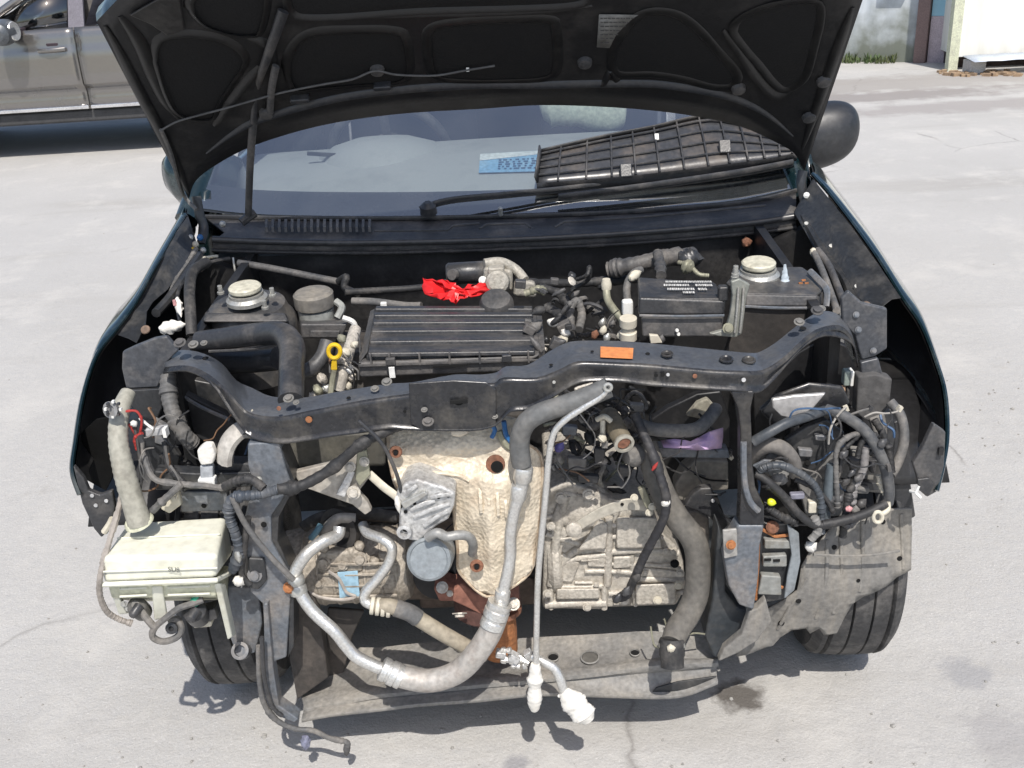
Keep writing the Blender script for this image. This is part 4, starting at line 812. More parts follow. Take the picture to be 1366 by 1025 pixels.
G().hexa([at(146, 785, -.485), at(153, 785, -.485), at(170, 818, -.46), at(158, 820, -.46)], [at(150, 785, -.43), at(157, 785, -.43), at(174, 818, -.42), at(162, 820, -.42)]).done('tank_rib', TANK, tank, bevel=.003)
PL('strap_foot', [(257, 832), (282, 829), (282, 837), (258, 839)], -.44, .03, CREAM, tank, .003)
for (u, v, y), r, mt in (((186, 812, -.46), .017, M('pump_body', (.13, .125, .115), .5)), ((262, 818, -.455), .021, PLAST)):
    p = G().lathe([(r*.7, -.03), (r, -.025), (r, .02), (r*.8, .024), (r*.4, .03)], at(u, v, y), (.1, -.5, .6), 16).done('pump', mt, tank)
    G().lathe([(r*.5, 0), (r*.5, .02), (r*.3, .024)], at(u, v-4, y-.02), (-.3, -.7, -.3), 12).done('pump_nozzle', PLAST, tank)
PL('pump_plate', [(252, 822), (286, 812), (290, 826), (268, 834), (254, 832)], -.45, .03, PLAST, tank, .003)
lump('green_plug', at(257, 808, -.47), at(265, 794, -.472), .009, GREENP, tank, 4, flat=1, jit=.08)
for (u, v) in ((171, 812), (178, 818), (165, 806)): bolt(tank, at(u, v, -.475), .004, ZINC)
G().tube([(271, 800, -.472), (255, 806, -.478), (238, 812, -.484), (222, 824, -.488), (206, 838, -.488), (204, 850, -.485), (218, 856, -.48), (236, 850, -.475), (242, 838, -.47), (236, 826, -.468), (226, 830, -.47)], .0062, 8).done('vacuum_hose', RUBG, tank)
G().tube([(186, 812, -.48), (198, 828, -.487), (205, 836, -.488)], .0065, 8).done('vacuum_hose', RUBG, tank)
G().lathe([(.011, 0), (.011, .01), (.005, .011), (.004, .004)], at(231, 836, -.47), (0, -1, .3), 14).done('hose_cap', PLAST, tank)
fl_ = [(171, 524, -.32), (160, 552, -.36), (158, 590, -.39), (166, 630, -.41), (177, 668, -.42), (187, 700, -.43)]
G().tube(fl_, [.0135, .0165, .0165, .0185, .0195, .0215], 16, n=10, rf=lambda i, k: 1+(.05 if (i % 2 and 14 < i < 36) else 0)).done('filler_tube', M('grey_cream_tube', (.33, .32, .27), .5, 0, (.21, .19, .155), .45, 14, .1), tank)
G().lathe([(.026, 0), (.0255, .004), (.022, .008)], at(186, 697, -.425), (-.15, -.2, 1), 22).done('neck_collar', M('tank_shade_plastic', (.58, .58, .44)), tank)
fc = bpy.data.curves.new('moulded_letters', 'FONT'); fc.body = 'SUS'; fc.size = .013; fc.extrude = .0004; fc.align_x = 'CENTER'
ft = bpy.data.objects.new('letters', fc); C.objects.link(ft)
fm_ = bpy.data.meshes.new_from_object(ft.evaluated_get(bpy.context.evaluated_depsgraph_get())); bpy.data.objects.remove(ft)
fo = bpy.data.objects.new('moulded_letters', fm_); C.objects.link(fo); fo.data.materials.clear(); fo.data.materials.append(M('grey_print', (.16, .16, .14), .6))
pf = at(232, 763, -.5055); ex = (f4[1]-f4[0]).normalized(); ez = (f4[3]-f4[0]).normalized(); ey = ez.cross(ex).normalized()
fm = Matrix((ex, ez, ex.cross(ez))).transposed().to_4x4(); fm.translation = pf; fo.matrix_world = fm; fo.parent = tank
G().lathe([(.013, 0), (.015, .008), (.009, .009), (.008, .003)], at(151, 546, -.39), (-.3, -1, .3), 14).done('round_plug', M('grey_plug', (.22, .22, .22), .5), tank)
for k in range(8):
    a = k*math.pi/4; G().box(at(151+10*math.cos(a), 546+10*math.sin(a), -.40), (.004, .006, .004)).done('plug_tooth', PLAST if k % 2 else WHITE, tank)

# ---- left lamp bay ----------------------------------------------------
PL('lamp_bay_panel', [(222, 500), (300, 515), (340, 590), (345, 690), (300, 690), (238, 660), (222, 600)], -.14, .02, PAINTD, car, .004)
PL('lamp_bay_fold', [(236, 520), (300, 552), (316, 575), (300, 600), (282, 596), (240, 570)], -.20, .02, M('bay_dark', (.03, .03, .032), .5, 0, (.09, .085, .08), .5, 14), car, .004)
G().tube([(246, 530, -.205), (272, 545, -.21), (306, 560, -.215)], .004, 6).done('lamp_bay_rib', POST, car)
g = [(338, 574, -.36), (322, 574, -.37), (308, 586, -.38), (301, 602, -.385), (300, 616, -.385)]
G().tube(g, .0135, 10, flat=1.5).done('duct_ring', M('dusty_cream_ring', (.46, .44, .40), .6, 0, (.3, .27, .24), .5, 20), car)
T('lamp_hose', [(224, 500, -.27), (225, 525, -.29), (231, 552, -.31), (246, 580, -.32), (258, 592, -.31)], .0145, RUBG, car)
T('lamp_hose', [(218, 512, -.22), (216, 560, -.25), (226, 600, -.27), (252, 625, -.28), (300, 640, -.27)], .011, RUB, car)
PL('lamp_bar', [(205, 629), (262, 632), (335, 630), (337, 650), (262, 654), (207, 655)], -.37, .03, PAINTD, car, .004)
PL('lamp_bar', [(290, 617), (336, 619), (336, 630), (290, 629)], -.36, .03, PLASTD, car, .003)
PL('lamp_bar', [(238, 656), (303, 656), (303, 682), (242, 684)], -.355, .02, POST, car, .003)
G().lathe([(.005, 0), (.004, .001)], at(272, 675, -.358), (0, -1, 0), 10).done('hole', HOLE, car)
PL('pump_bracket', [(218, 664), (238, 655), (242, 674), (226, 686), (214, 680)], -.385, .012, CREAM, car, .003); bolt(car, at(231, 664, -.39), .005, CREAM, name='bracket_bolt')
PL('lamp_panel', [(186, 572), (222, 582), (240, 610), (236, 628), (205, 628), (192, 600)], -.30, .015, PAINTD, car, .003)
PL('lamp_panel', [(205, 560), (222, 570), (222, 596), (206, 592)], -.305, .015, POST, car, .003)
con = PL('grey_plug', [(193, 573), (222, 570), (223, 581), (194, 584)], -.37, .014, M('grey_plug_shell', (.40, .40, .40), .5), car, .003)
G().box(at(221, 576, -.373), (.006, .016, .016)).done('plug_face', WHITE, con)
wc = PL('white_plug', [(262, 602), (271, 594), (282, 594), (287, 606), (284, 620), (268, 622), (264, 614)], -.40, .018, WTAPE, car, .004)
PL('plug_body', [(266, 622), (284, 622), (284, 640), (267, 640)], -.395, .014, M('clear_plug', (.38, .40, .42), .25), wc, .003)
PL('plug_cap', [(263, 640), (286, 639), (287, 652), (264, 653)], -.40, .018, WHITE, wc, .003)
for pts, r, mt in (([(188, 584, -.36), (191, 608, -.38), (205, 638, -.40), (232, 645, -.40), (270, 648, -.405), (300, 650, -.40), (330, 636, -.40)], .0055, RUBG),
                   ([(220, 590, -.34), (226, 622, -.37), (241, 640, -.39), (250, 652, -.40)], .006, RUB), ([(203, 682, -.41), (220, 666, -.41), (243, 645, -.405)], .0065, RUBG),
                   ([(166, 640, -.38), (160, 672, -.41), (146, 722, -.46), (135, 762, -.50), (133, 792, -.505), (142, 815, -.50), (158, 826, -.49), (176, 832, -.485)], .0052, M('beige_hose', (.30, .27, .24), .6)),
                   ([(178, 560, -.36), (184, 595, -.38), (188, 640, -.40), (178, 690, -.42)], .003, RUB), ([(168, 549, -.37), (182, 549, -.37), (189, 562, -.37), (184, 582, -.37), (172, 566, -.37)], .0022, REDW),
                   ([(190, 578, -.375), (180, 585, -.375), (183, 600, -.375)], .003, REDW), ([(186, 558, -.36), (196, 566, -.365), (206, 574, -.37)], .0025, WHITE)):
    T('lamp_wire', pts, r, mt, car, seg=8)
lump('white_tab', at(176, 562, -.375), at(182, 570, -.375), .006, WHITE, car, 2)

# ---- looms down the left post ------------------------------------------
lm = T('wiring_loom', [(370, 653, -.46), (402, 648, -.45), (443, 625, -.44), (481, 593, -.44), (522, 572, -.42), (540, 566, -.40)], .0095, RUB, car)
T('wiring_loom', [(372, 653, -.46), (345, 660, -.46), (322, 662, -.46), (308, 668, -.455), (306, 690, -.455), (314, 712, -.455), (319, 738, -.45), (310, 762, -.44)], .0085, M('blue_black_loom', (.05, .06, .075), .5, 0, (.14, .14, .14), .4, 20), car)
T('wiring_loom', [(300, 650, -.42), (318, 642, -.44), (335, 640, -.45), (352, 652, -.46)], .008, RUB, car)
T('thin_cable', [(310, 664, -.465), (329, 702, -.465), (361, 743, -.47), (392, 774, -.47)], .0052, RUBG, car)
T('thin_cable', [(478, 561, -.452), (508, 590, -.455), (525, 622, -.455), (534, 650, -.45), (536, 668, -.445)], .0035, PLAST, car)
T('thin_cable', [(331, 690, -.45), (326, 730, -.45), (322, 765, -.44), (334, 780, -.44)], .006, RUB, car)
lump('white_plug', at(312, 772, -.45), at(326, 780, -.45), .010, WTAPE, car, 5)
lump('ring_terminal', at(316, 736, -.46), at(320, 752, -.46), .006, ZINC, car, 6)
bw = T('trailing_cable', [(345, 862, -.46), (346, 905, -.46), (352, 938, -.46), (368, 960, -.455), (392, 972, -.45), (418, 975, -.45), (440, 985, -.45), (462, 990, -.45), (464, 996, -.45)], .0052, RUBG, car)
lump('cable_plug', at(463, 992, -.45), at(462, 1010, -.45), .0065, PLASTD, bw, 3, flat=1)
lump('cable_plug', at(407, 982, -.45), at(408, 1002, -.45), .009, M('blue_white_plug', (.25, .26, .36), .4, 0, (.05, .05, .06), .6, 60), bw, 9, flat=1, jit=.3)
T('trailing_cable', [(349, 850, -.465), (352, 900, -.465), (362, 940, -.46), (376, 955, -.455)], .004, PLAST, car)
# moulded seams of the tank, folds and holes of the splash guard
for a_, b_ in (((f4[0]+f4[3])/2, (f4[1]+f4[2])/2),):
    G().tube([a_+Vector((-.001, -.003, 0)), b_+Vector((.001, -.003, 0))], .0018, 6, line=True).done('moulded_seam', TANK, tank)
G().tube([f4[3].lerp(b4[3], .5)+Vector((0.004, 0, .001)), f4[2].lerp(b4[2], .5)+Vector((-.004, 0, .001))], .0018, 6, line=True).done('moulded_seam', TANK, tank)
for u0, v0, u1, v1 in ((160, 786, 196, 784), (160, 796, 196, 794), (224, 784, 280, 782), (224, 794, 280, 792)):
    G().tube([at(u0, v0, -.487), at(u1, v1, -.487)], .002, 6, line=True).done('tank_ridge', TANK, tank)
sg_ = bpy.data.objects['splash_guard']
for pts in ([(1100, 715), (1096, 760), (1086, 820)], [(1120, 705), (1118, 750), (1108, 810)], [(1070, 760), (1050, 800), (1036, 836)], [(1150, 695), (1148, 740), (1142, 780)], [(1205, 690), (1206, 720), (1204, 758)]):
    G().tube([hit_ for hit_ in [V(p, -.350)+Vector((0, gy_(V(p, -.35).x, V(p, -.35).z)-.003, 0)) for p in pts]], .0035, 6, flat=.5).done('pressed_fold', GUARD, sg_)
for u, v, r in ((1110, 725, .004), (1180, 700, .004), (1060, 790, .004), (1140, 765, .003), (1040, 826, .005), (1200, 745, .004)):
    p = V((u, v), -.35); G().lathe([(r*1.3, 0), (r, .001)], p+Vector((0, gy_(p.x, p.z)-.0035, 0)), (0, -1, .1), 12).done('clip_hole', HOLE, sg_)
# ---- air filter box ---------------------------------------------------
A4 = [at(487, 474, -.22), at(717, 471, -.22), at(714, 413, .02), at(497, 413, .02)]
ab = empty('air_filter_box', (0, 0, 0), None, None); setpar(ab, car)
lid = G().hexa([A4[0]+Vector((0, -.002, -.035)), A4[1]+Vector((0, -.002, -.035)), A4[1], A4[0]], [A4[3]+Vector((0, 0, -.05)), A4[2]+Vector((0, 0, -.05)), A4[2], A4[3]]).done('filter_lid', PLAST, ab, bevel=.008)
vr = [414, 423, 433, 444, 457, 471]
for i, v in enumerate(vr):
    t = (v-413)/58.5
    L_ = A4[3].lerp(A4[0], t); R2 = A4[2].lerp(A4[1], t); L_ = L_.lerp(R2, .02); R2 = R2.lerp(L_, .015)
    G().hexa([L_+Vector((0, -.011, -.002)), R2+Vector((0, -.011, -.002)), R2+Vector((0, -.009, .007)), L_+Vector((0, -.009, .007))], [L_+Vector((0, .011, -.002)), R2+Vector((0, .011, -.002)), R2+Vector((0, .009, .007)), L_+Vector((0, .009, .007))]).done('lid_rib', PLAST, ab, bevel=.003)
lo4 = [at(479, 505, -.228), at(690, 496, -.228), at(722, 474, -.228), at(478, 484, -.228)]
G().hexa(lo4, [p+Vector((0, .22, 0)) for p in lo4]).done('filter_base', PLASTD, ab, bevel=.006)
G().hexa([at(478, 490, -.236), at(722, 482, -.236), at(722, 479, -.236), at(478, 486, -.236)], [at(478, 490, -.20), at(722, 482, -.20), at(722, 479, -.20), at(478, 486, -.20)]).done('seam_flange', PLASTD, ab, bevel=.001)
for u in (495, 520, 560, 600, 640, 680, 705): G().box(at(u, 480-(u-495)*.02, -.232), (.003, .01, .022)).done('base_rib', PLASTD, ab)
for u, v in ((521, 482), (676, 478)):
    G().box(at(u, v, -.240), (.018, .01, .014)).done('spring_clip', PLAST, ab, bevel=.002)
G().box(at(523, 497, -.242), (.011, .004, .022)).done('white_tag', WHITE, ab, bevel=.001)
G().box(at(600, 488, -.238), (.064, .006, .004)).done('dark_slot', HOLE, ab)
G().lathe([(.036, -.03), (.036, .0), (.030, .012), (.02, .015), (.0, .015)], at(662, 404, .03), (0, -.45, 1), 24).done('intake_spout', PLASTD, ab)
G().hexa([at(478, 486, -.22), at(490, 470, -.21), at(500, 412, .03), at(494, 415, .03)], [at(482, 500, -.20), at(494, 480, -.19), at(504, 425, .04), at(498, 428, .04)]).done('side_skirt', PLASTD, ab)
G().hexa([at(716, 471, -.21), at(727, 466, -.20), at(722, 412, .03), at(714, 412, .03)], [at(716, 490, -.20), at(727, 486, -.19), at(722, 430, .04), at(714, 430, .04)]).done('side_skirt', PLASTD, ab)

# ---- intake hose, reservoir, dipstick, left tower -------------------------
T('intake_hose', [(266, 456, -.10), (300, 452, -.12), (345, 446, -.15), (375, 446, -.19), (389, 462, -.24), (389, 492, -.30), (388, 535, -.37)], [.021, .0215, .022, .023, .024,   .0225, .0225], PLAST, car, seg=18, n=8)
T('intake_hose', [(280, 480, -.05), (330, 482, -.08), (372, 478, -.12)], .024, PLAST, car, seg=14)
T('intake_hose', [(398, 497, -.22), (415, 492, -.20), (430, 476, -.18), (437, 456, -.16)], .0145, PLASTD, car, seg=14)
G().tube([(279, 469, -.13), (330, 466, -.15), (380, 458, -.18)], .003, 6).done('hose_seam', PLASTD, car)
def tower(u, v, y, sg):
    c = at(u, v, y); t = empty('strut_tower', c, None, None); setpar(t, car)
    return c, t
c, tw = tower(329, 404, .07, -1)
G().lathe([(.098, -.16), (.098, -.046), (.094, -.036), (.088, -.030), (.080, -.006), (.066, .0), (.0, .001)], c, (0, -.1, 1), 36).done('tower_dome', M('tower_paint', (.06, .06, .062), .35, .1, (.17, .155, .135), .5, 16, .1), tw, ang=30)
def cap(c, tw, s=1.):
    G().lathe([(.043*s, -.002), (.043*s, .006), (.036*s, .012), (.036*s, .018), (.0, .018)], c, (0, -.08, 1), 28).done('mount_ring', ZINC, tw, ang=30)
    G().lathe([(.026*s, .016), (.026*s, .022)], c, (0, -.08, 1), 24).done('cap_gap', HOLE, tw)
    G().lathe([(.032*s, .022), (.034*s, .025), (.034*s, .031), (.031*s, .034), (.0, .0345)], c, (0, -.08, 1), 28).done('strut_cap', M('cap_cream', (.55, .53, .43), .5, 0, (.38, .35, .27), .45, 30), tw, ang=30)
cap(at(330, 401, .05), tw)
for u, v in ((295, 392), (364, 395), (354, 412)): bolt(tw, at(u, v, .04 if v < 410 else -.01), .005, ZINC, (0, -.1, 1), .018, 'stud')
G().hexa([at(270, 430, -.02), at(386, 430, -.02), at(380, 419, .0), at(274, 419, .0)], [at(270, 432, .08), at(386, 432, .08), at(382, 415, .1), at(274, 415, .1)]).done('tower_band', PLASTD, tw, bevel=.006)
c, tw2 = tower(1012, 385, .06, 1)
tpz = [(980, 364, .05), (1000, 357, .09), (1070, 355, .09), (1086, 366, .05), (1098, 386, -.02), (1090, 394, -.05), (994, 392, -.05), (968, 376, .0)]
P = [V(p) for p in tpz]; zz = sum(p.z for p in P)/8
P = [Vector((p.x, p.y, p.z)) for p in P]
G().prism(P, (0, .012, -.02)).done('tower_top', M('tower_paint', (.06, .06, .062)), tw2, bevel=.006)
G().hexa([at(994, 409, -.06), at(1091, 410, -.06), at(1091, 394, -.052), at(994, 392, -.052)], [at(994, 405, .1), at(1105, 405, .1), at(1100, 388, .1), at(985, 386, .1)]).done('tower_band', PLASTD, tw2, bevel=.005)
G().hexa([at(962, 480, -.07), at(1050, 480, -.07), at(1093, 409, -.055), at(994, 408, -.055)], [at(962, 480, .1), at(1110, 480, .1), at(1110, 405, .1), at(985, 405, .1)]).done('tower_front', M('dark_brown_panel', (.022, .019, .017), .6, 0, (.05, .043, .037), .5, 12), tw2, bevel=.004)
G().tube([at(994, 409, -.062), at(1040, 411, -.064), at(1092, 411, -.062)], .003, 6).done('band_edge', POST, tw2)
G().tube([at(1080, 362, .04), at(1092, 374, .0), at(1103, 388, -.04), at(1102, 410, -.07)], .007, 8, flat=.6).done('tower_edge', POST, tw2)
cap(at(1011, 369, .05), tw2, 1.03)
lump('blue_white_clip', at(1047, 375, .02), at(1047, 353, .02), .009, M('pale_blue_clip', (.55, .62, .68), .4), tw2, 5, prof=lambda t: 1-.75*t)
bolt(tw2, at(980, 372, .0), .005, ZINC, (0, -.1, 1), .02, 'stud')
for k, (u, v) in enumerate(((1072, 374), (1076, 378), (1068, 378))): G().box(at(u, v, .005), (.008, .004, .003)).done('rust_fleck', ORUST, tw2)
# reservoir
rs = empty('brake_reservoir', (0, 0, 0), None, None); setpar(rs, car)
G().lathe([(.030, -.05), (.036, -.045), (.038, -.02), (.038, .0), (.03, .002)], at(421, 412, .10), (0, -.05, 1), 24).done('reservoir_bowl', M('cloudy_plastic', (.34, .35, .33), .35), rs)
G().lathe([(.042, -.002), (.043, .004), (.043, .026), (.038, .031), (.0, .032)], at(420, 407, .10), (0, -.05, 1), 28).done('reservoir_cap', M('reservoir_cap_plastic', (.17, .16, .145), .6, 0, (.30, .27, .22), .5, 18), rs, ang=30)
G().hexa([at(402, 452, .02), at(456, 452, .02), at(464, 432, .02), at(400, 432, .02)], [at(402, 445, .1), at(456, 445, .1), at(464, 425, .1), at(400, 425, .1)]).done('relay_box', PLASTD, rs, bevel=.005)
G().hexa([at(413, 451, .012), at(452, 451, .012), at(454, 441, .012), at(413, 441, .012)], [at(413, 451, .03), at(452, 451, .03), at(454, 441, .03), at(413, 441, .03)]).done('relay_face', PLASTD, rs, bevel=.003)
G().tube([(448, 402, .1), (456, 410, .09), (450, 424, .08)], .008, 8).done('reservoir_spout', M('cloudy_plastic', (.34, .35, .33)), rs)
G().tube([(457, 424, .02), (471, 430, .02), (474, 442, .02), (466, 446, .02)], .006, 8).done('white_hook', WHITE, rs)
ds = G().tube([at(446+8*math.cos(a), 469+9*math.sin(a), -.23) for a in [2*math.pi*k/14 for k in range(14)]], .0042, 8, closed=True, n=2).done('dipstick', YEL, car, label='yellow dipstick ring')
G().hexa([at(441, 494, -.23), at(450, 494, -.23), at(449, 476, -.232), at(443, 476, -.232)], [at(441, 494, -.22), at(450, 494, -.22), at(449, 476, -.222), at(443, 476, -.222)]).done('dipstick_grip', YEL, ds, bevel=.002)
G().tube([(446, 494, -.228), (443, 510, -.23), (441, 526, -.24)], .0055, 8).done('dipstick_tube', OLIVE, ds)
R_ = random.Random(21)
eng = empty('engine_block', (0, 0, 0), None, None); setpar(eng, car)
G().hexa([at(430, 560, -.16), at(700, 560, -.16), at(700, 470, -.12), at(450, 470, -.12)], [at(430, 560, .18), at(700, 560, .18), at(720, 440, .2), at(450, 440, .2)]).done('cylinder_block', M('oily_block', (.06, .055, .05), .6, .2, (.14, .12, .10), .5, 14), eng, bevel=.01)
for k, (u, v, r, mt) in enumerate(((462, 470, .010, CREAM), (458, 482, .008, CAST), (466, 492, .011, WHITE), (460, 500, .008, CREAM), (470, 503, .009, CAST), (454, 508, .010, OLIVE), (464, 514, .009, CREAM), (456, 452, .009, OLIVE), (473, 460, .007, CREAM), (430, 505, .013, CAST), (425, 520, .012, OLIVE), (418, 528, .008, CAST), (436, 518, .009, ZINC))):
    lump('cable_plug', at(u-4, v+3, -.2), at(u+5, v-4, -.2), r, mt, eng, k, flat=1)
T('chain_case_edge', [(452, 520, -.21), (462, 480, -.19), (474, 440, -.1)], .012, CAST, eng)
# black and white bits along the left wing
T('drain_hose', [(276, 350, .16), (258, 362, .10), (253, 385, .04), (254, 415, -.02), (256, 448, -.06)], .0115, RUB, car)
lump('loose_white_plug', at(214, 440, -.04), at(250, 432, -.04), .013, WTAPE, car, 17, jit=.3)
lump('loose_white_plug', at(236, 398, .02), at(242, 424, -.02), .008, WTAPE, car, 12, jit=.35)
G().box(at(233, 404, .0), (.006, .004, .012)).done('pink_wire_tape', M('pink_tape', (.6, .3, .3)), car)
for pts, r, mt in (([(262, 332, .38), (250, 352, .32), (236, 372, .24), (228, 392, .15)], .006, RUBG), ([(290, 342, .40), (268, 346, .36), (250, 360, .28), (240, 376, .22)], .004, CREAM), ([(284, 350, .38), (262, 352, .34), (246, 366, .26)], .003, YEL), ([(270, 338, .4), (255, 342, .36), (244, 360, .3)], .003, BLUEW), ([(306, 345, .40), (282, 350, .36), (268, 360, .3)], .005, RUB), ([(241, 380, .2), (236, 400, .1), (240, 430, .0)], .004, RUB)):
    T('wing_wire', pts, r, mt, car, seg=8)
T('firewall_pipe', [(318, 351, .38), (360, 358, .36), (410, 368, .34), (455, 377, .32)], .009, PLASTD, car)
T('firewall_pipe', [(452, 376, .30), (462, 370, .28), (460, 384, .27), (478, 392, .24)], .009, RUB, car)
T('firewall_pipe', [(311, 344, .40), (313, 358, .39), (314, 362, .39)], .003, ZINC, car)
T('breather_hose', [(470, 402, .12), (500, 403, .11), (540, 408, .09), (562, 408, .08)], .0085, RUBG, car)
T('breather_hose', [(460, 390, .2), (500, 388, .22), (560, 384, .22), (600, 376, .2)], .008, RUB, car)
G().box(at(512, 407, .095), (.014, .01, .013)).done('white_clip', WHITE, car, bevel=.002)
PALEC = M('pale_dusty_casting', (.38, .36, .315), .55, .1, (.33, .30, .25), .45, 25, .5, 150, .25)
# throttle body and what hangs about it
tb = G().lathe([(.020, -.045), (.024, -.04), (.024, .035), (.020, .04)], at(623, 364, .16), (1, 0, 0), 20).done('throttle_motor', PLAST, eng)
G().hexa([at(643, 386, .12), at(684, 390, .12), at(684, 360, .12), at(645, 356, .12)], [at(643, 384, .2), at(684, 388, .2), at(684, 358, .2), at(645, 354, .2)]).done('throttle_body', PALEC, eng, bevel=.008)
G().box(at(662, 358, .13), (.035, .05, .016)).done('throttle_flange', PALEC, eng, bevel=.004)
G().hexa([at(684, 396, .10), at(716, 398, .10), at(714, 376, .10), at(686, 374, .10)], [at(684, 394, .16), at(716, 396, .16), at(714, 374, .16), at(686, 372, .16)]).done('intake_casting', PALEC, eng, bevel=.008)
G().lathe([(.026, 0), (.027, .004), (.024, .03), (.018, .034)], at(664, 376, .115), (0, -1, .3), 20).done('throttle_boss', PALEC, eng, ang=30)
G().tube([at(646, 352, .14), at(668, 350, .15), at(688, 360, .15), at(700, 374, .13)], .011, 12).done('intake_casting', PALEC, eng)
G().lathe([(.012, 0), (.012, .01)], at(606, 366, .13), (-.6, -1, .2), 12).done('motor_plug', PLASTD, eng)
bolt(eng, at(644, 374, .11), .006, WHITE)
for k in range(24):
    u = R_.uniform(694, 768); v = R_.uniform(372, 470); r = R_.uniform(.0045, .012); y = -.02-(v-372)*.0016+R_.uniform(-.03, .05)
    mt = R_.choice((CAST, PLASTD, PLASTD, PLASTD, RUB, RUB, RUBG, OLIVE, PLAST, PLAST))
    p = at(u, v, y)
    if k % 3: lump('engine_fitting', p, p+Vector((R_.uniform(-.03, .03), R_.uniform(-.02, .02), R_.uniform(-.02, .03))), r, mt, eng, k, n=5, seg=8, flat=1, jit=.12)
    else: G().box(p, (r*2.4, r*2, r*1.8), Matrix.Rotation(R_.uniform(-.6, .6), 3, 'Y')).done('engine_bracket', mt, eng, bevel=.002)
for k in range(10):
    u = R_.uniform(690, 850); v = R_.uniform(370, 450); y = .02+R_.uniform(-.02, .1)
    p = [(u, v, y)]
    for j in range(4): p.append((p[-1][0]+R_.uniform(-28, 30), p[-1][1]+R_.uniform(-14, 20), y+R_.uniform(-.03, .03)))
    T('engine_wire', p, R_.uniform(.0025, .0065), R_.choice((RUB, RUBG, RUB, PLASTD, RUB)), eng, seg=7)
for pts, r, mt in (([(728, 410, .0), (745, 420, -.02), (758, 440, -.05), (762, 452, -.06)], .010, RUB), ([(762, 440, .0), (760, 415, .02), (770, 402, .03), (776, 420, .02), (772, 440, -.02)], .009, RUBG), ([(720, 384, .08), (745, 392, .06), (760, 410, .03)], .009, RUB), ([(700, 392, .04), (718, 386, .04), (727, 390, .03)], .008, OLIVE), ([(700, 378, .2), (760, 378, .24), (800, 376, .25), (850, 372, .26)], .010, RUB), ([(812, 360, .24), (850, 352, .22), (890, 344, .24), (925, 340, .28)], .018, PLASTD), ([(877, 338, .2), (880, 350, .16), (882, 368, .1)], .011, PLASTD), ([(905, 350, .16), (920, 355, .14), (932, 366, .12), (945, 368, .12)], .005, OLIVE)):
    T('engine_hose', pts, r, mt, eng)
lump('sensor', at(911, 352, .14), at(926, 362, .13), .016, OLIVE, eng, 3, jit=.2)
lump('sensor', at(905, 345, .18), at(940, 345, .18), .02, PLAST, eng, 30, jit=.3)
for k, (u, v) in enumerate(((735, 430), (750, 452), (752, 444))):
    lump('pale_plug', at(u, v+5, -.10), at(u+5, v-6, -.10), .010, CREAM if k % 2 else WTAPE, eng, 40+k, n=5, seg=8)
# heater pipes between filter box and fuse box
hp = T('heater_pipe', [(809, 380, .02), (810, 398, .0), (818, 412, -.03), (832, 430, -.06), (838, 450, -.10)], .008, OLIVE, car)
G().lathe([(.010, 0), (.011, .012), (.008, .022)], at(809, 386, .015), (0, 0, 1), 12).done('pipe_cap', CREAM, hp)
T('heater_pipe', [(840, 420, -.03), (836, 385, .0), (844, 366, .03), (855, 360, .05)], .008, RUBG, car)
lump('cream_plug', at(840, 372, .0), at(856, 362, .03), .010, CREAM, car, 7)
G().box(at(837, 410, -.06), (.022, .02, .032)).done('white_plug', WHITE, car, bevel=.005)
jb = G().lathe([(.017, 0), (.017, .016), (.013, .018), (.013, .028), (.017, .03), (.017, .046)], at(838, 452, -.11), (0, -.15, 1), 16).done('pipe_joint', CREAM, car)
for k, (u, v, y) in enumerate(((803, 440, -.08), (808, 450, -.1), (792, 446, -.06), (815, 432, -.04), (826, 446, -.1), (802, 430, -.03), (872, 452, -.12), (880, 452, -.13))):
    lump('pipe_bracket', at(u, v+6, y), at(u+4, v-6, y), .008, (CREAM, ZINC, RUST, PLASTD)[k % 4], car, 60+k, n=5, seg=8)
# fuse box
fb = empty('fuse_box', (0, 0, 0), None, None); setpar(fb, car)
G().hexa([at(857, 450, -.13), at(962, 450, -.13), at(968, 402, -.125), at(853, 402, -.125)], [at(857, 440, .0), at(962, 440, .0), at(968, 390, .0), at(853, 390, .0)]).done('box_base', PLASTD, fb, bevel=.005)
lidf = G().hexa([at(851, 421, -.133), at(966, 421, -.133), at(968, 401, -.13), at(852, 397, -.13)], [at(851, 405, .01), at(964, 405, .01), at(955, 377, .01), at(850, 369, .01)]).done('box_lid', PLAST, fb, bevel=.006)
G().hexa([at(884, 401, -.128), at(964, 401, -.128), at(966, 398, -.126), at(882, 398, -.126)], [at(882, 380, .0), at(950, 380, .0), at(952, 376, .0), at(880, 376, .0)]).done('raised_lid', PLAST, fb, bevel=.003)
fq = [at(883, 397.5, -.12), at(963, 397.5, -.12), at(951, 377, -.005), at(882, 377, -.005)]
def lidp(a, b, h=.0055):
    lo_ = fq[0].lerp(fq[1], a); hi = fq[3].lerp(fq[2], a); return lo_.lerp(hi, b)+Vector((0, -.001, h+.001))
g = G(); R_ = random.Random(9)
for b0, b1, a0, a1 in ((.80, .92, .08, .92), (.56, .70, .04, .50), (.56, .70, .62, .90), (.30, .44, .10, .58), (.10, .22, .36, .55), (.30, .44, .64, .80)):
    a_ = a0
    while a_ < a1:
        w_ = R_.uniform(.012, .035); g.add([lidp(a_, b0), lidp(a_+w_, b0), lidp(a_+w_, b1), lidp(a_, b1)], [(0, 1, 2, 3)]); a_ += w_+.010
g.done('lid_print', M('white_print', (.62, .62, .60), .6), fb, recalc=False)
G().tube([at(853, 421, -.136), at(905, 422, -.136), at(966, 421, -.136)], .0025, 6).done('box_seam', POST, fb)
for u, v in ((903, 441), (905, 446)): G().lathe([(.004, 0), (.003, .004)], at(u, v, -.134), (0, -1, .2), 8).done('pale_dot', WHITE, fb)
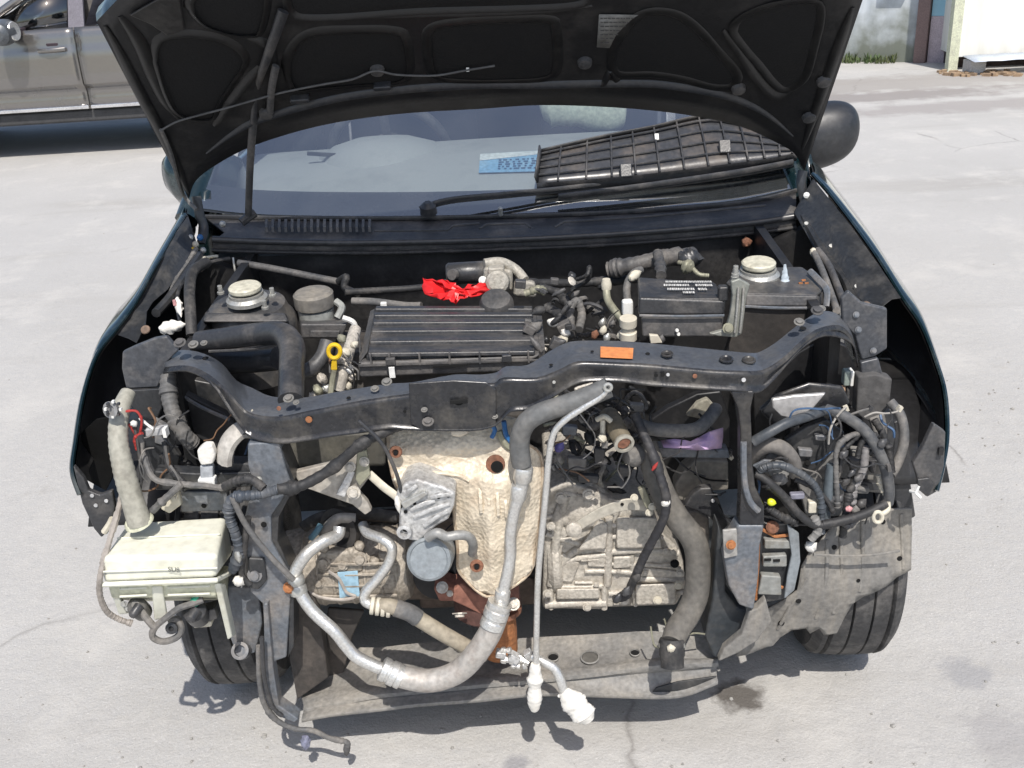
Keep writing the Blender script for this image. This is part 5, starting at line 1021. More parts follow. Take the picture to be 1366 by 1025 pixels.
G().box(at(964, 391, -.12), (.018, .02, .03)).done('box_hinge', PLAST, fb, bevel=.004)
PL('corner_tag', [(866, 447), (878, 448), (884, 458), (868, 459)], -.145, .01, CREAM, fb, .002)
cb = PL('clamp_bar', [(975, 376), (986, 372), (1001, 380), (996, 398), (990, 446), (982, 451), (957, 449), (946, 446), (968, 440), (974, 420), (977, 395)], -.15, .012, M('dusty_clamp', (.24, .25, .225), .5, .2, (.33, .32, .28), .5, 30), car, .003)
for u in (985, 992): G().tube([at(u, 384, -.153), at(u-2, 415, -.155), at(u-5, 444, -.155)], .0025, 6).done('clamp_rib', ZINC, cb)
bolt(cb, at(971, 438, -.155), .007, OLIVE); bolt(cb, at(981, 368, -.14), .005, ZINC, (0, -.1, 1), .02)
G().tube([(1085, 336, .2), (1093, 352, .14), (1101, 372, .08), (1110, 396, .02), (1116, 415, -.1)], .0075, 10).done('drain_pipe', RUBG, car)
G().tube([(1090, 334, .2), (1106, 356, .14), (1118, 385, .06), (1128, 410, -.05)], .0085, 10).done('drain_pipe', PLASTD, car)
lump('pipe_tip', at(1087, 332, .2), at(1082, 342, .19), .008, CREAM, car, 4)
lump('hinge_rust', at(990, 324, .42), at(1004, 322, .42), .013, RUST, car, 14)

# ---- front of the engine --------------------------------------------------
def sh(x, z):
    cx = at(660, 700, -.40).x; zt = at(660, 632, -.40).z
    c = math.exp(-((x-cx)/.045)**2); k = 1/(1+math.exp((z-zt)/.008))
    e = -.028*c*k + .010*(1-k) - .010*math.exp(-((z-zt)/.010)**2)*(x < cx)
    r = .004*math.sin((x-cx)*190)*k*c
    t = .025*max(0, (z-at(660, 600, -.40).z)/.03) if z > at(660, 600, -.40).z else 0
    lx = .02*max(0, (x-at(705, 700, -.40).x)/.03)
    return e + r + t + lx + .0022*math.sin(x*61+z*37) + .0016*math.sin(z*83-x*29)+.0009*math.sin(x*151)*math.sin(z*133)
shd = relief('heat_shield', [(512, 574), (540, 568), (600, 566), (650, 568), (692, 572), (704, 598), (716, 606), (723, 616), (724, 650), (722, 690), (714, 750), (704, 762), (690, 772), (672, 776), (657, 783), (640, 782), (622, 772), (611, 757), (611, 734), (608, 715), (606, 696), (604, 675), (596, 664), (560, 668), (532, 655), (520, 630), (514, 606)], -.398, .008, sh, SHIELD, car, .002, label='dented cream heat shield over the exhaust manifold')
for u, v, y, r in ((528, 603, -.36, .010), (636, 755, -.385, .011)):
    G().lathe([(r*1.15, 0), (r, .004), (r*.6, .004), (r*.5, .001)], at(u, v, y-.045), (0, -1, .15), 18).done('shield_washer', RUST, shd)
    G().lathe([(r*.45, 0), (r*.4, .006)], at(u, v, y-.045), (0, -1, .15), 8).done('shield_bolt', HOLE, shd)
G().lathe([(.017, 0), (.016, .003), (.012, .003)], at(661, 619, -.402), (0, -1, .2), 18).done('shield_opening', RUST, shd)
G().lathe([(.011, 0), (.010, .001)], at(663, 623, -.406), (0, -1, .2), 16).done('opening_hole', HOLE, shd)
lump('shield_patch', at(602, 578, -.392), at(626, 577, -.392), .007, M('pale_patch', (.7, .62, .5), .6), shd, 3, flat=.4)
for u, y0, y1 in ((640, 650, 684), (651, 648, 686), (663, 652, 688), (674, 660, 690)):
    G().tube([at(u, y0, -.413), at(u+1, (y0+y1)/2, -.425), at(u+2, y1, -.426)], .0035, 8, flat=.6).done('shield_rib', SHIELD, shd)
SO = [(512, 574), (516, 600), (524, 634), (534, 655), (560, 668), (594, 664), (604, 675), (607, 700), (611, 734), (611, 757), (622, 772), (640, 782), (657, 783), (690, 772), (712, 752), (721, 690), (724, 650), (722, 618), (704, 598)]
G().tube([V(p, -.398)+Vector((0, sh(V(p, -.398).x, V(p, -.398).z)-.001, 0)) for p in SO], .0028, 8, n=3).done('rolled_edge', M('shield_edge', (.48, .40, .30), .5, .3, (.25, .15, .09), .5, 30), shd)
G().tube([(552, 632, -.406), (580, 631, -.408), (610, 634, -.408), (626, 642, -.412)], .004, 8).done('shield_rib', SHIELD, shd)
# manifold, flange, pipe
mf = G().lathe([(.055, -.03), (.066, -.02), (.066, .05), (.05, .09)], at(650, 800, -.31), (0, .1, 1), 28).done('exhaust_manifold', M('dark_rust', (.12, .06, .05), .8, .1, (.06, .04, .035), .5, 20, .4), car)
PL('manifold_flange', [(578, 786), (588, 780), (606, 786), (616, 779), (634, 792), (662, 797), (680, 790), (693, 802), (688, 816), (668, 822), (640, 820), (622, 811), (604, 803), (586, 803)], -.375, .05, M('red_brown_rust', (.30, .135, .095), .85, 0, (.19, .085, .065), .5, 25, .4), mf, .004)
G().tube([at(662, 812, -.34), at(664, 840, -.335), at(668, 868, -.33)], [.036, .038, .034], 22).done('down_pipe', ORUST, mf)
G().lathe([(.047, 0), (.047, .01)], at(664, 815, -.335), (0, .1, 1), 24).done('pipe_collar', RUST, mf)
for u, v, r in ((613, 818, .014), (590, 784, .011), (685, 806, .012), (600, 792, .006)): bolt(mf, at(u, v, -.385), r*.7, CAST, (0, -.5, -.6) if v > 810 else (0, -.7, .6))
G().hexa([at(560, 812, -.20), at(720, 806, -.20), at(712, 770, -.22), at(560, 780, -.22)], [at(560, 812, .1), at(720, 806, .1), at(712, 770, .1), at(560, 780, .1)]).done('oil_sump', M('brown_sump', (.10, .075, .06), .7, .1, (.2, .15, .12), .5, 14), eng, bevel=.01)
G().hexa([at(540, 800, -.26), at(620, 800, -.26), at(616, 690, -.26), at(536, 690, -.26)], [at(540, 800, .0), at(620, 800, .0), at(616, 690, .0), at(536, 690, .0)]).done('block_front', M('brown_block', (.15, .115, .09), .65, .15, (.07, .06, .05), .5, 20), eng, bevel=.01)
# oil filter with its aluminium housing
hs = PL('filter_housing', [(539, 646), (555, 640), (570, 644), (590, 650), (608, 658), (606, 676), (598, 694), (584, 702), (572, 712), (559, 724), (545, 722), (532, 711), (532, 688), (527, 664), (533, 654)], -.452, .08, CASTG, car, .006)
for a_, b_ in (((538, 672), (570, 656)), ((552, 690), (600, 672)), ((566, 702), (597, 682)), ((541, 660), (556, 648)), ((575, 664), (602, 660)), ((548, 680), (580, 668))):
    G().tube([at(*a_, -.454), at((a_[0]+b_[0])/2, (a_[1]+b_[1])/2-1, -.457), at(*b_, -.453)], .004, 8, flat=.7).done('housing_rib', CASTG, hs)
G().lathe([(.013, 0), (.013, .014), (.007, .015), (.006, .006)], at(541, 706, -.452), (-.1, -1, .1), 18).done('housing_boss', CASTG, hs); G().lathe([(.006, 0), (.005, .001)], at(541, 706, -.463), (-.1, -1, .1), 10).done('boss_hole', HOLE, hs)
for u, v, r in ((553, 672, .003), (541, 683, .0035), (534, 676, .004), (598, 662, .003), (585, 664, .003)): G().lathe([(r, 0), (r*.9, .001)], at(u, v, -.454), (0, -1, .1), 10).done('housing_hole', HOLE, hs)
PL('housing_ledge', [(534, 672), (566, 656), (571, 660), (540, 680)], -.462, .012, ZINC, hs, .002)
lump('housing_pin', at(529, 662, -.455), at(533, 686, -.455), .005, WTAPE, hs, 3)
G().lathe([(.030, -.07), (.040, -.065), (.0412, -.01), (.039, .002), (.034, .006), (.032, .003), (.0, .004)], at(572, 746, -.462), (-.03, -.88, .32), 36).done('oil_filter', FILT, car, ang=25)
oc = G().tube([(570, 718, -.466), (583, 711, -.47), (596, 716, -.47), (612, 714, -.466), (625, 716, -.458), (631, 726, -.445), (630, 738, -.42)], .0085, 10).done('coolant_pipe', M('grey_pipe', (.30, .30, .29), .5, .3, (.2, .19, .17), .4, 20), car)
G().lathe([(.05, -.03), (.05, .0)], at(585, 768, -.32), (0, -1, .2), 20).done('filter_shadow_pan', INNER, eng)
# engine mount bracket
em = PL('engine_bracket', [(390, 631), (430, 621), (470, 610), (482, 600), (490, 606), (493, 637), (478, 657), (490, 670), (496, 682), (487, 688), (470, 674), (402, 650)], -.40, .014, M('beige_bracket', (.44, .41, .36), .5, .25, (.28, .24, .2), .45, 18), car, .003)
PL('bracket_strap', [(476, 604), (489, 600), (494, 634), (480, 650), (474, 640)], -.412, .008, OLIVE, em, .002)
G().hexa([at(448, 660, -.410), at(460, 664, -.41), at(474, 630, -.41), at(466, 626, -.41)], [at(448, 660, -.398), at(460, 664, -.398), at(474, 630, -.398), at(466, 626, -.398)]).done('bracket_rib', CASTG, em, bevel=.002)
for u, v, r in ((467, 623, .009), (472, 657, .011), (440, 625, .007), (486, 616, .008)): bolt(em, at(u, v, -.415), r*.75, CAST)
G().hexa([at(370, 622, -.22), at(515, 622, -.22), at(515, 576, -.22), at(385, 580, -.22)], [at(370, 622, -.1), at(515, 622, -.1), at(515, 570, -.1), at(385, 575, -.1)]).done('mount_box', M('dusty_mount', (.075, .072, .062), .6, 0, (.15, .14, .11), .5, 14), eng, bevel=.008)
T('mount_strut', [(492, 632, -.40), (512, 650, -.41), (528, 662, -.42), (540, 675, -.43)], .008, CREAM, car, flat=.5)
# compressor
cc = at(472, 752, -.28)
cp = G().lathe([(.060, -.135), (.072, -.13), (.076, -.10), (.076, .10), (.070, .112), (.045, .12)], cc, (1, 0, 0), 36).done('compressor', CASTD, car, ang=30)
G().lathe([(.062, 0), (.065, .003), (.065, .028), (.058, .03), (.035, .025), (.03, .032), (.0, .032)], cc+Vector((-.17, 0, 0)), (1, 0, 0), 32).done('pulley', M('pulley_steel', (.10, .09, .085), .5, .4, (.2, .17, .14), .4, 20), cp)
for k in range(7): G().lathe([(.0765, 0), (.0785, .002), (.0785, .005), (.0765, .007)], cc+Vector((-.09+k*.03, 0, 0)), (1, 0, 0), 36).done('body_rib', CASTD, cp)
G().box(cc+Vector((-.01, -.045, .052)), (.085, .06, .05)).done('port_block', CASTD, cp, bevel=.008)
for dx, dz, r in ((-.04, .075, .016), (.03, .08, .016), (-.005, .068, .013), (-.055, .03, .012), (.06, .03, .012)): bolt(cp, cc+Vector((dx, -.075, dz-.02)), r*.6, CASTD)
PL('blue_label', [(450, 764), (477, 762), (480, 796), (453, 798)], -.362, .002, BLUEL, cp, .0005)
G().tube([(438, 762, -.366), (452, 772, -.367), (462, 790, -.367), (474, 796, -.366), (455, 800, -.366), (425, 796, -.36), (410, 786, -.35)], .0032, 6).done('sensor_wire', M('beige_wire', (.40, .36, .32), .5), cp)
for k, (u, v) in enumerate(((432, 730), (445, 742), (436, 752), (500, 748), (512, 742), (505, 770), (430, 775), (520, 780), (470, 735), (480, 728))):
    lump('casting_lug', at(u-5, v+3, -.345), at(u+6, v-4, -.345), .011, CASTD, cp, k, n=5, seg=8, flat=1)
for v_ in (752, 766, 781, 795): G().tube([at(425, v_, -.352), at(470, v_+1, -.36), at(530, v_-1, -.352)], .003, 6).done('casting_rib', CASTD, cp)
ip = G().lathe([(.035, 0), (.042, .003), (.042, .02), (.030, .022), (.022, .012), (.0, .014)], at(459, 703, -.31), (-.5, -1, .25), 26).done('idler_pulley', M('dark_pulley', (.045, .042, .04), .5, .2, (.1, .09, .08), .4, 20), car)
G().tube([at(432, 722, -.33), at(438, 704, -.335), at(452, 692, -.335), at(474, 692, -.33)], .011, 10, flat=.6).done('pulley_guard', M('grey_guard', (.26, .245, .225), .5, .3, (.16, .14, .12), .4, 20), ip)
T('drive_belt', [(404, 704, -.30), (430, 690, -.30), (475, 684, -.28), (530, 690, -.27)], .012, RUB, car, flat=.4)
T('tube_bracket', [(415, 718, -.34), (422, 710, -.345), (428, 700, -.34)], .006, M('teal_clip', (.1, .2, .26), .5), car)
for v_ in (690, 703, 716): T('block_fin', [(478, v_, -.25), (520, v_+2, -.255), (560, v_+1, -.25)], .008, M('brown_block', (.15, .115, .09)), eng)
# ---- air-conditioning lines -------------------------------------------------
a1 = T('suction_pipe', [(453, 703, -.36), (450, 714, -.37), (432, 722, -.39), (410, 738, -.41), (394, 762, -.42), (393, 776, -.425), (414, 812, -.44), (446, 842, -.455), (462, 862, -.46), (478, 878, -.465), (512, 894, -.47)], .0115, ALU, car, seg=14, n=8)
G().lathe([(.013, 0), (.016, .004), (.016, .014), (.013, .018), (.016, .024), (.016, .036)], at(393, 768, -.425), (.1, -.1, -1), 14).done('pipe_union', ZINC, a1)
fe = T('suction_hose', [(508, 892, -.47), (536, 903, -.475), (575, 908, -.48), (611, 896, -.48), (636, 871, -.48), (653, 845, -.475), (662, 825, -.47), (667, 812, -.465)], [.0165, .0205, .0215, .0215, .0215, .0215, .0205, .018], M('pale_ac_hose', (.44, .42, .39), .5, .3, (.33, .28, .24), .5, 18, .25), car, seg=18, n=8)
for pts in (([(508, 891, -.47), (536, 904, -.475)]), ([(655, 838, -.475), (667, 804, -.465)])):
    c_ = [V(p) for p in pts]; ax = c_[1]-c_[0]; L_ = ax.length
    G().lathe([(.0175, 0), (.0225, L_*.06), (.0225, L_*.3), (.0205, L_*.34), (.0205, L_*.42), (.0232, L_*.46), (.0232, L_*.72), (.021, L_*.76), (.0225, L_*.82), (.0225, L_)], c_[0], ax, 20).done('crimp_collar', ALU, fe)
a2 = T('suction_pipe', [(669, 806, -.465), (671, 790, -.46), (677, 764, -.455), (681, 740, -.45), (681, 712, -.45), (686, 682, -.448), (692, 662, -.446), (697, 640, -.444), (696, 622, -.44)], [.0105, .0105, .0105, .0105, .0105, .0105, .0125, .0125, .012], ALU, car, seg=14)
for u, v, r in ((698, 632, .0165), (692, 656, .015), (670, 796, .014)): G().lathe([(r*.9, -.014), (r, -.011), (r, .011), (r*.9, .014)], at(u, v, -.444 if v < 700 else -.463), (.15, 0, 1), 18).done('pipe_union', ALU, a2)
T('condenser_hose', [(696, 620, -.44), (693, 598, -.44), (695, 578, -.442), (704, 562, -.445), (722, 551, -.447), (752, 541, -.45), (780, 531, -.45), (812, 517, -.45)], .0172, M('grey_ac_hose', (.125, .128, .127), .55, 0, (.19, .18, .165), .4, 20, .2), car, seg=16)
lq = T('liquid_pipe', [(811, 519, -.462), (800, 530, -.463), (775, 546, -.465), (752, 562, -.466), (738, 580, -.466), (732, 612, -.466), (729, 650, -.467), (723, 712, -.47), (718, 770, -.473), (716, 830, -.477), (715, 895, -.48)], .0056, ALU, car, seg=12)
G().tube([at(811+4.5*math.cos(a), 517+4.5*math.sin(a), -.468) for a in [2*math.pi*k/10 for k in range(10)]], .003, 8, closed=True, n=2).done('pipe_eye', ZINC, lq)
lump('white_tape_wrap', at(714, 886, -.482), at(713, 948, -.482), .0165, WTAPE, lq, 31, n=34, seg=16, jit=.07, prof=lambda t: (.5+1.1*t if t < .3 else (.85+.15*math.sin(t*9) if t < .75 else .9-.9*(t-.75)*2))*(1+.025*math.sin(t*62)+.06*math.sin(t*23)))
d1 = T('discharge_pipe', [(484, 700, -.35), (490, 711, -.37), (512, 720, -.39), (523, 732, -.40), (518, 752, -.405), (502, 774, -.41), (488, 790, -.415), (487, 802, -.42), (500, 809, -.425)], .0095, ALU, car, seg=12, n=8)
T('discharge_hose', [(496, 808, -.425), (520, 809, -.43), (545, 818, -.43), (590, 845, -.43), (628, 866, -.43), (650, 874, -.43)], [.0125, .0145, .015, .015, .015, .013], M('tan_ac_hose', (.34, .30, .23), .6, 0, (.22, .19, .15), .5, 16, .2), car, seg=14)
for k in range(4):
    t = k/3; G().lathe([(.0148, -.004), (.0168, -.003), (.0168, .003), (.0148, .004)], at(497+22*t, 808+4*t, -.427), (1, 0, -.2), 16).done('crimp_ring', CREAM, d1)
T('hose_sleeve', [(527, 811, -.431), (545, 817, -.431), (558, 825, -.431)], .0163, RUBG, car, seg=14)
for k, (u, v, r) in enumerate(((668, 872, .012), (677, 880, .010), (686, 877, .014), (697, 880, .011), (706, 874, .013), (675, 868, .008), (700, 888, .008), (688, 888, .007))):
    if k % 2: G().lathe([(r*.6, -r*1.3), (r*.85, -r), (r*.85, -r*.2), (r*.6, -r*.15), (r*.6, r*.4), (r*.8, r*.45), (r*.8, r*1.2)], at(u, v, -.445), (1, -.2, -.25+.2*(k % 3)), 6).done('pipe_fitting', ALU, car, ang=20)
    else: G().box(at(u, v, -.447), (r*1.5, r*1.3, r*1.1), Matrix.Rotation(.25+.2*k, 3, 'Y')).done('pipe_fitting', CASTG, car, bevel=.002)
a3 = T('liquid_pipe', [(710, 876, -.455), (727, 884, -.465), (740, 892, -.47), (748, 908, -.478), (755, 932, -.485)], .0088, ALU, car, seg=12)
lump('white_tape_wrap', at(752, 922, -.485), at(786, 962, -.50), .0235, WTAPE, a3, 33, n=30, seg=18, jit=.07, flat=.62, prof=lambda t: (min(1, .42+2.1*t) if t < .8 else 1-.5*(t-.8)/.2)*(1+.025*math.sin(t*50)+.05*math.sin(t*17+1)))
lump('tape_tail', at(744, 929, -.485), at(756, 927, -.485), .004, WTAPE, a3, 3)

# ---- gearbox ------------------------------------------------------------------
GO = [(727, 655), (757, 642), (795, 656), (812, 666), (871, 680), (885, 713), (903, 730), (912, 751), (915, 786), (903, 809), (812, 812), (800, 815), (723, 813)]
gb_ = PL('gearbox', GO, -.25, .26, CAST, car, .008)
def rib(pts, r=.006, y=-.252, **k): return G().tube([V(p, y) for p in pts], r, 8, **k).done('casting_rib', CAST, gb_, ang=50)
for pts, r in (([(728, 690), (760, 692), (800, 700)], .006), ([(728, 712), (780, 728), (812, 734)], .007), ([(735, 755), (770, 745), (812, 740)], .007), ([(812, 701), (860, 699), (880, 702)], .007), ([(812, 716), (868, 716), (884, 718)], .006), ([(812, 736), (860, 734), (905, 738)], .008), ([(780, 762), (812, 762), (845, 764)], .006), ([(845, 772), (880, 772), (912, 774)], .009), ([(812, 752), (870, 754), (908, 758)], .005), ([(740, 783), (775, 783), (806, 782)], .006), ([(735, 782), (735, 812)], .006), ([(806, 780), (806, 812)], .007), ([(727, 806), (770, 804), (808, 804)], .010), ([(812, 792), (850, 790), (912, 790)], .006), ([(756, 660), (748, 690), (742, 720), (735, 780)], .010), ([(812, 690), (812, 735), (810, 780)], .009), ([(735, 770), (760, 740), (780, 728)], .008), ([(843, 740), (845, 790), (848, 808)], .005)):
    rib(pts, r)
G().lathe([(.080, 0), (.088, .01), (.088, .022), (.080, .028)], at(730, 735, -.185), (1, 0, 0), 40).done('bell_housing', CAST, gb_, ang=30)
G().hexa([at(730, 700, -.262), at(800, 705, -.262), at(792, 662, -.255), at(750, 652, -.255)], [at(730, 700, -.23), at(800, 705, -.23), at(792, 662, -.22), at(750, 652, -.22)]).done('casting_boss', CAST, gb_, bevel=.012)
G().hexa([at(770, 735, -.27), at(808, 733, -.27), at(812, 700, -.265), at(800, 690, -.26)], [at(770, 735, -.24), at(808, 733, -.24), at(812, 700, -.24), at(800, 690, -.24)]).done('casting_boss', CAST, gb_, bevel=.005)
G().hexa([at(822, 732, -.268), at(884, 732, -.268), at(876, 690, -.262), at(822, 690, -.262)], [at(822, 732, -.24), at(884, 732, -.24), at(876, 690, -.24), at(822, 690, -.24)]).done('casting_boss', CAST, gb_, bevel=.005)
G().hexa([at(742, 800, -.268), at(800, 799, -.268), at(800, 785, -.268), at(742, 786, -.268)], [at(742, 800, -.24), at(800, 799, -.24), at(800, 785, -.24), at(742, 786, -.24)]).done('casting_boss', CAST, gb_, bevel=.004)
G().hexa([at(848, 808, -.272), at(902, 806, -.272), at(902, 778, -.272), at(848, 780, -.272)], [at(848, 808, -.24), at(902, 806, -.24), at(902, 778, -.24), at(848, 780, -.24)]).done('casting_boss', CAST, gb_, bevel=.005)
for u, v, mt in ((905, 781, CREAM), (877, 801, CREAM), (833, 802, CAST), (900, 752, HOLE), (730, 792, CAST), (783, 810, CAST), (735, 702, CAST), (907, 765, CAST)): bolt(gb_, at(u, v, -.274), .006, mt)
G().lathe([(.05, 0), (.056, .004), (.056, .03), (.046, .05), (.03, .06)], at(775, 668, -.20), (.0, -1, .5), 26).done('starter_nose', CAST, gb_)
for u, v in ((748, 664), (785, 660)): bolt(gb_, at(u, v, -.27), .008, CAST)
ar = [(763, 706, -.30), (785, 692, -.305), (806, 681, -.305), (836, 672, -.305), (868, 674, -.30)]
P = cr([V(p) for p in ar], 5); rows = [[p+Vector((0, 0, -.0125)), p+Vector((0, -.005, -.0125)), p+Vector((0, -.005, .0125)), p+Vector((0, 0, .0125))] for p in P]
armo = G().grid(rows, wrap=True).done('gearbox_arm', M('beige_arm', (.50, .47, .40), .5, .2, (.34, .3, .24), .4, 20), gb_, bevel=.002)
G().lathe([(.0155, 0), (.0155, .008), (.012, .011), (.0, .0115)], at(765, 705, -.302), (0, -1, .1), 20).done('arm_boss', CAST, gb_)
PL('arm_bracket', [(851, 654), (860, 650), (872, 678), (868, 684), (860, 676)], -.325, .012, OLIVE, gb_, .002)
for k, (u, v) in enumerate(((866, 684), (846, 664), (870, 676))): bolt(gb_, at(u, v, -.33), .005, CREAM)
G().lathe([(.0035, 0), (.003, .001)], at(830, 673, -.312), (0, -1, .1), 8).done('arm_hole', HOLE, gb_)
for pts in ([(742, 672), (790, 676), (804, 690), (760, 690)], [(744, 700), (764, 712), (742, 726), (734, 712)], [(750, 738), (774, 752), (764, 778), (742, 776)], [(818, 744), (842, 743), (842, 758), (818, 760)], [(852, 758), (902, 762), (906, 772), (852, 770)], [(784, 742), (808, 744), (808, 758), (784, 757)], [(818, 798), (842, 796), (842, 808), (818, 809)]):
    PL('casting_panel', pts, -.258, .012, CAST, gb_, .004)
R_ = random.Random(51)
for k in range(12):
    u = R_.uniform(735, 900); v = R_.uniform(690, 805)
    if R_.random() < .5: rib([(u, v), (u+R_.uniform(10, 26), v+R_.uniform(-2, 2))], R_.uniform(.0022, .004), -.256)
    else: bolt(gb_, at(u, v, -.262), R_.uniform(.0028, .0045), CAST, (0, -1, .1))
# thermostat outlet
to = T('coolant_outlet', [(812, 556, -.28), (820, 568, -.32), (832, 590, -.37)], [.019, .018, .0165], M('brassy_outlet', (.28, .24, .17), .5, .3, (.16, .13, .10), .5, 30), car, seg=18)
G().lathe([(.0165, -.004), (.0185, .0), (.0185, .004), (.013, .005), (.0125, -.01), (.0, -.01)], at(832, 591, -.374), V((832, 590, -.37))-V((820, 568, -.32)), 22).done('outlet_lip', M('pale_lip', (.42, .40, .34), .5, .3), to)
G().lathe([(.012, 0), (.0, .0005)], at(832, 591, -.378), V((832, 590, -.37))-V((820, 568, -.32)), 16).done('outlet_mouth', RUST, to)
lump('rubber_elbow', at(834, 610, -.33), at(862, 604, -.31), .022, RUBG, to, 5, jit=.05, flat=1)
T('hose_clip', [(796, 560, -.33), (806, 556, -.335), (815, 562, -.335)], .005, CREAM, car); lump('hose_bolt', at(800, 588, -.34), at(808, 580, -.34), .009, CREAM, car, 5); T('hose_bolt', [(804, 560, -.33), (804, 585, -.335)], .005, CREAM, car)
# big lower radiator hose with loom
T('radiator_hose', [(862, 592, -.30), (874, 632, -.33), (889, 668, -.35), (905, 694, -.36), (924, 718, -.37), (931, 745, -.375), (929, 790, -.385), (918, 818, -.40), (904, 840, -.43), (897, 858, -.455)], [.020, .022, .023, .0235, .0235, .0235, .0235, .0235, .023, .021], M('dusty_radiator_hose', (.105, .099, .089), .7, 0, (.185, .17, .145), .55, 14, .2), car, seg=18, n=8)
ho = G().lathe([(.022, 0), (.0235, .004), (.0235, .03), (.0215, .034), (.0215, .052), (.017, .053), (.016, .04), (.0, .04)], at(896, 852, -.452), V((897, 892, -.475))-V((896, 852, -.452)), 22).done('hose_end', RUB, car)
G().lathe([(.0245, 0), (.0245, .008)], at(896, 857, -.453), V((897, 892, -.475))-V((896, 852, -.452)), 22, cap=False).done('hose_clamp', ZINC, ho)
lump('clamp_tab', at(890, 866, -.477), at(902, 864, -.477), .008, CREAM, ho, 6)
for pts in ([(868, 836, -.40), (870, 850, -.405), (874, 862, -.41), (886, 866, -.41)], [(886, 826, -.40), (888, 832, -.40), (889, 838, -.4)], [(910, 850, -.405), (925, 845, -.40), (940, 846, -.39)]): T('clamp_wire', pts, .0018, OLIVE, ho, seg=6)
T('gearbox_loom', [(846, 552, -.33), (858, 578, -.35), (871, 607, -.37), (882, 640, -.385), (889, 668, -.39), (884, 695, -.385), (868, 726, -.37), (858, 745, -.36), (848, 768, -.35), (836, 792, -.33), (820, 800, -.32)], .0085, M('sooty_loom', (.03, .03, .034), .6, 0, (.12, .11, .10), .4, 30), car)
for u, v, c_ in ((874, 622, REDW), (889, 669, WTAPE), (862, 738, WTAPE), (836, 788, PLASTD), (824, 798, PLAST), (850, 770, RUB)): lump('loom_plug', at(u-4, v+6, -.393 if v < 700 else -.36), at(u+4, v-6, -.393 if v < 700 else -.36), .008 if c_ not in (REDW,) else .0032, c_, car, int(u), n=5, seg=8)
# clutter behind: thermostat side
R_ = random.Random(33)
for k in range(70):
    u = R_.uniform(738, 850); v = R_.uniform(525, 650); y = -.20+R_.uniform(-.05, .06); p = at(u, v, y); r = R_.uniform(.005, .013)
    mt = R_.choice((RUB, PLAST, PLASTD, RUB, RUBG, OLIVE, PLASTD, CAST, PLAST, INNER))
    if k % 2: lump('engine_fitting', p, p+Vector((R_.uniform(-.03, .03), R_.uniform(-.02, .02), R_.uniform(-.03, .03))), r, mt, eng, k+200, n=5, seg=8, flat=1, jit=.14)
    else:
        q_ = [(u, v, y)]
        for j in range(3): q_.append((q_[-1][0]+R_.uniform(-25, 25), q_[-1][1]+R_.uniform(-20, 20), y+R_.uniform(-.03, .02)))
        T('engine_wire', q_, r*.5, mt, eng, seg=7)
lump('violet_plug', at(742, 602, -.30), at(752, 590, -.30), .008, M('violet_plastic', (.16, .14, .40), .4), eng, 3)
T('blue_wire', [(655, 566, -.40), (660, 574, -.40), (656, 584, -.40)], .004, BLUEW, car, seg=7); T('blue_wire', [(672, 562, -.39), (675, 580, -.39), (682, 590, -.39)], .0045, BLUEW, car, seg=7)
T('blue_wire', [(666, 575, -.385), (674, 592, -.39), (684, 600, -.39)], .006, OLIVE, car, seg=7)
# side of the engine: battery tray, mount, hoses
T('battery_hose', [(850, 566, -.31), (872, 573, -.32), (905, 575, -.32), (930, 572, -.32), (946, 558, -.30), (955, 545, -.27)], .0125, RUBG, car, seg=14)
PL('tray_bar', [(878, 598), (972, 601), (974, 612), (882, 611)], -.30, .03, POST, car, .003)
PL('battery_tray', [(868, 560), (890, 545), (930, 526), (962, 522), (974, 560), (974, 598), (880, 598)], -.20, .02, INNER, car, .004)
PL('tray_dirt', [(915, 556), (930, 538), (944, 532), (957, 546), (952, 556), (936, 560)], -.24, .015, M('dusty_lumps', (.30, .28, .22), .9, 0, (.16, .14, .11), .5, 30, .5), car, .004)
PL('gearbox_mount', [(900, 648), (912, 628), (928, 614), (972, 616), (972, 655), (944, 656), (918, 670), (904, 668)], -.235, .04, M('dusty_mount_steel', (.20, .185, .16), .6, .15, (.30, .275, .23), .5, 14), car, .005)
G().tube([at(926, 632, -.24), at(945, 640, -.242), at(972, 642, -.24)], .002, 6).done('mount_seam', HOLE, bpy.data.objects['gearbox_mount'])
PL('mount_clip', [(913, 676), (922, 662), (934, 652), (950, 651), (954, 668), (966, 690), (978, 700), (976, 712), (958, 706), (946, 690), (930, 682)], -.30, .02, PLAST, car, .004)
G().lathe([(.004, 0), (.003, .003)], at(951, 668, -.305), (0, -1, 0), 8).done('clip_hole', M('pale_dot', (.5, .5, .5)), car)
PL('drive_cover', [(912, 684), (930, 681), (946, 690), (947, 722), (938, 728), (920, 712)], -.27, .03, M('tan_cover', (.24, .21, .18), .6, .1, (.16, .14, .12), .5, 18), car, .006)
PL('side_panel', [(944, 690), (986, 694), (984, 850), (950, 850), (944, 780)], -.20, .02, M('blue_black_panel', (.03, .036, .042)), car, .004)
PL('loom_plug', [(968, 712), (976, 706), (982, 716), (974, 724)], -.40, .02, PLAST, car, .003)

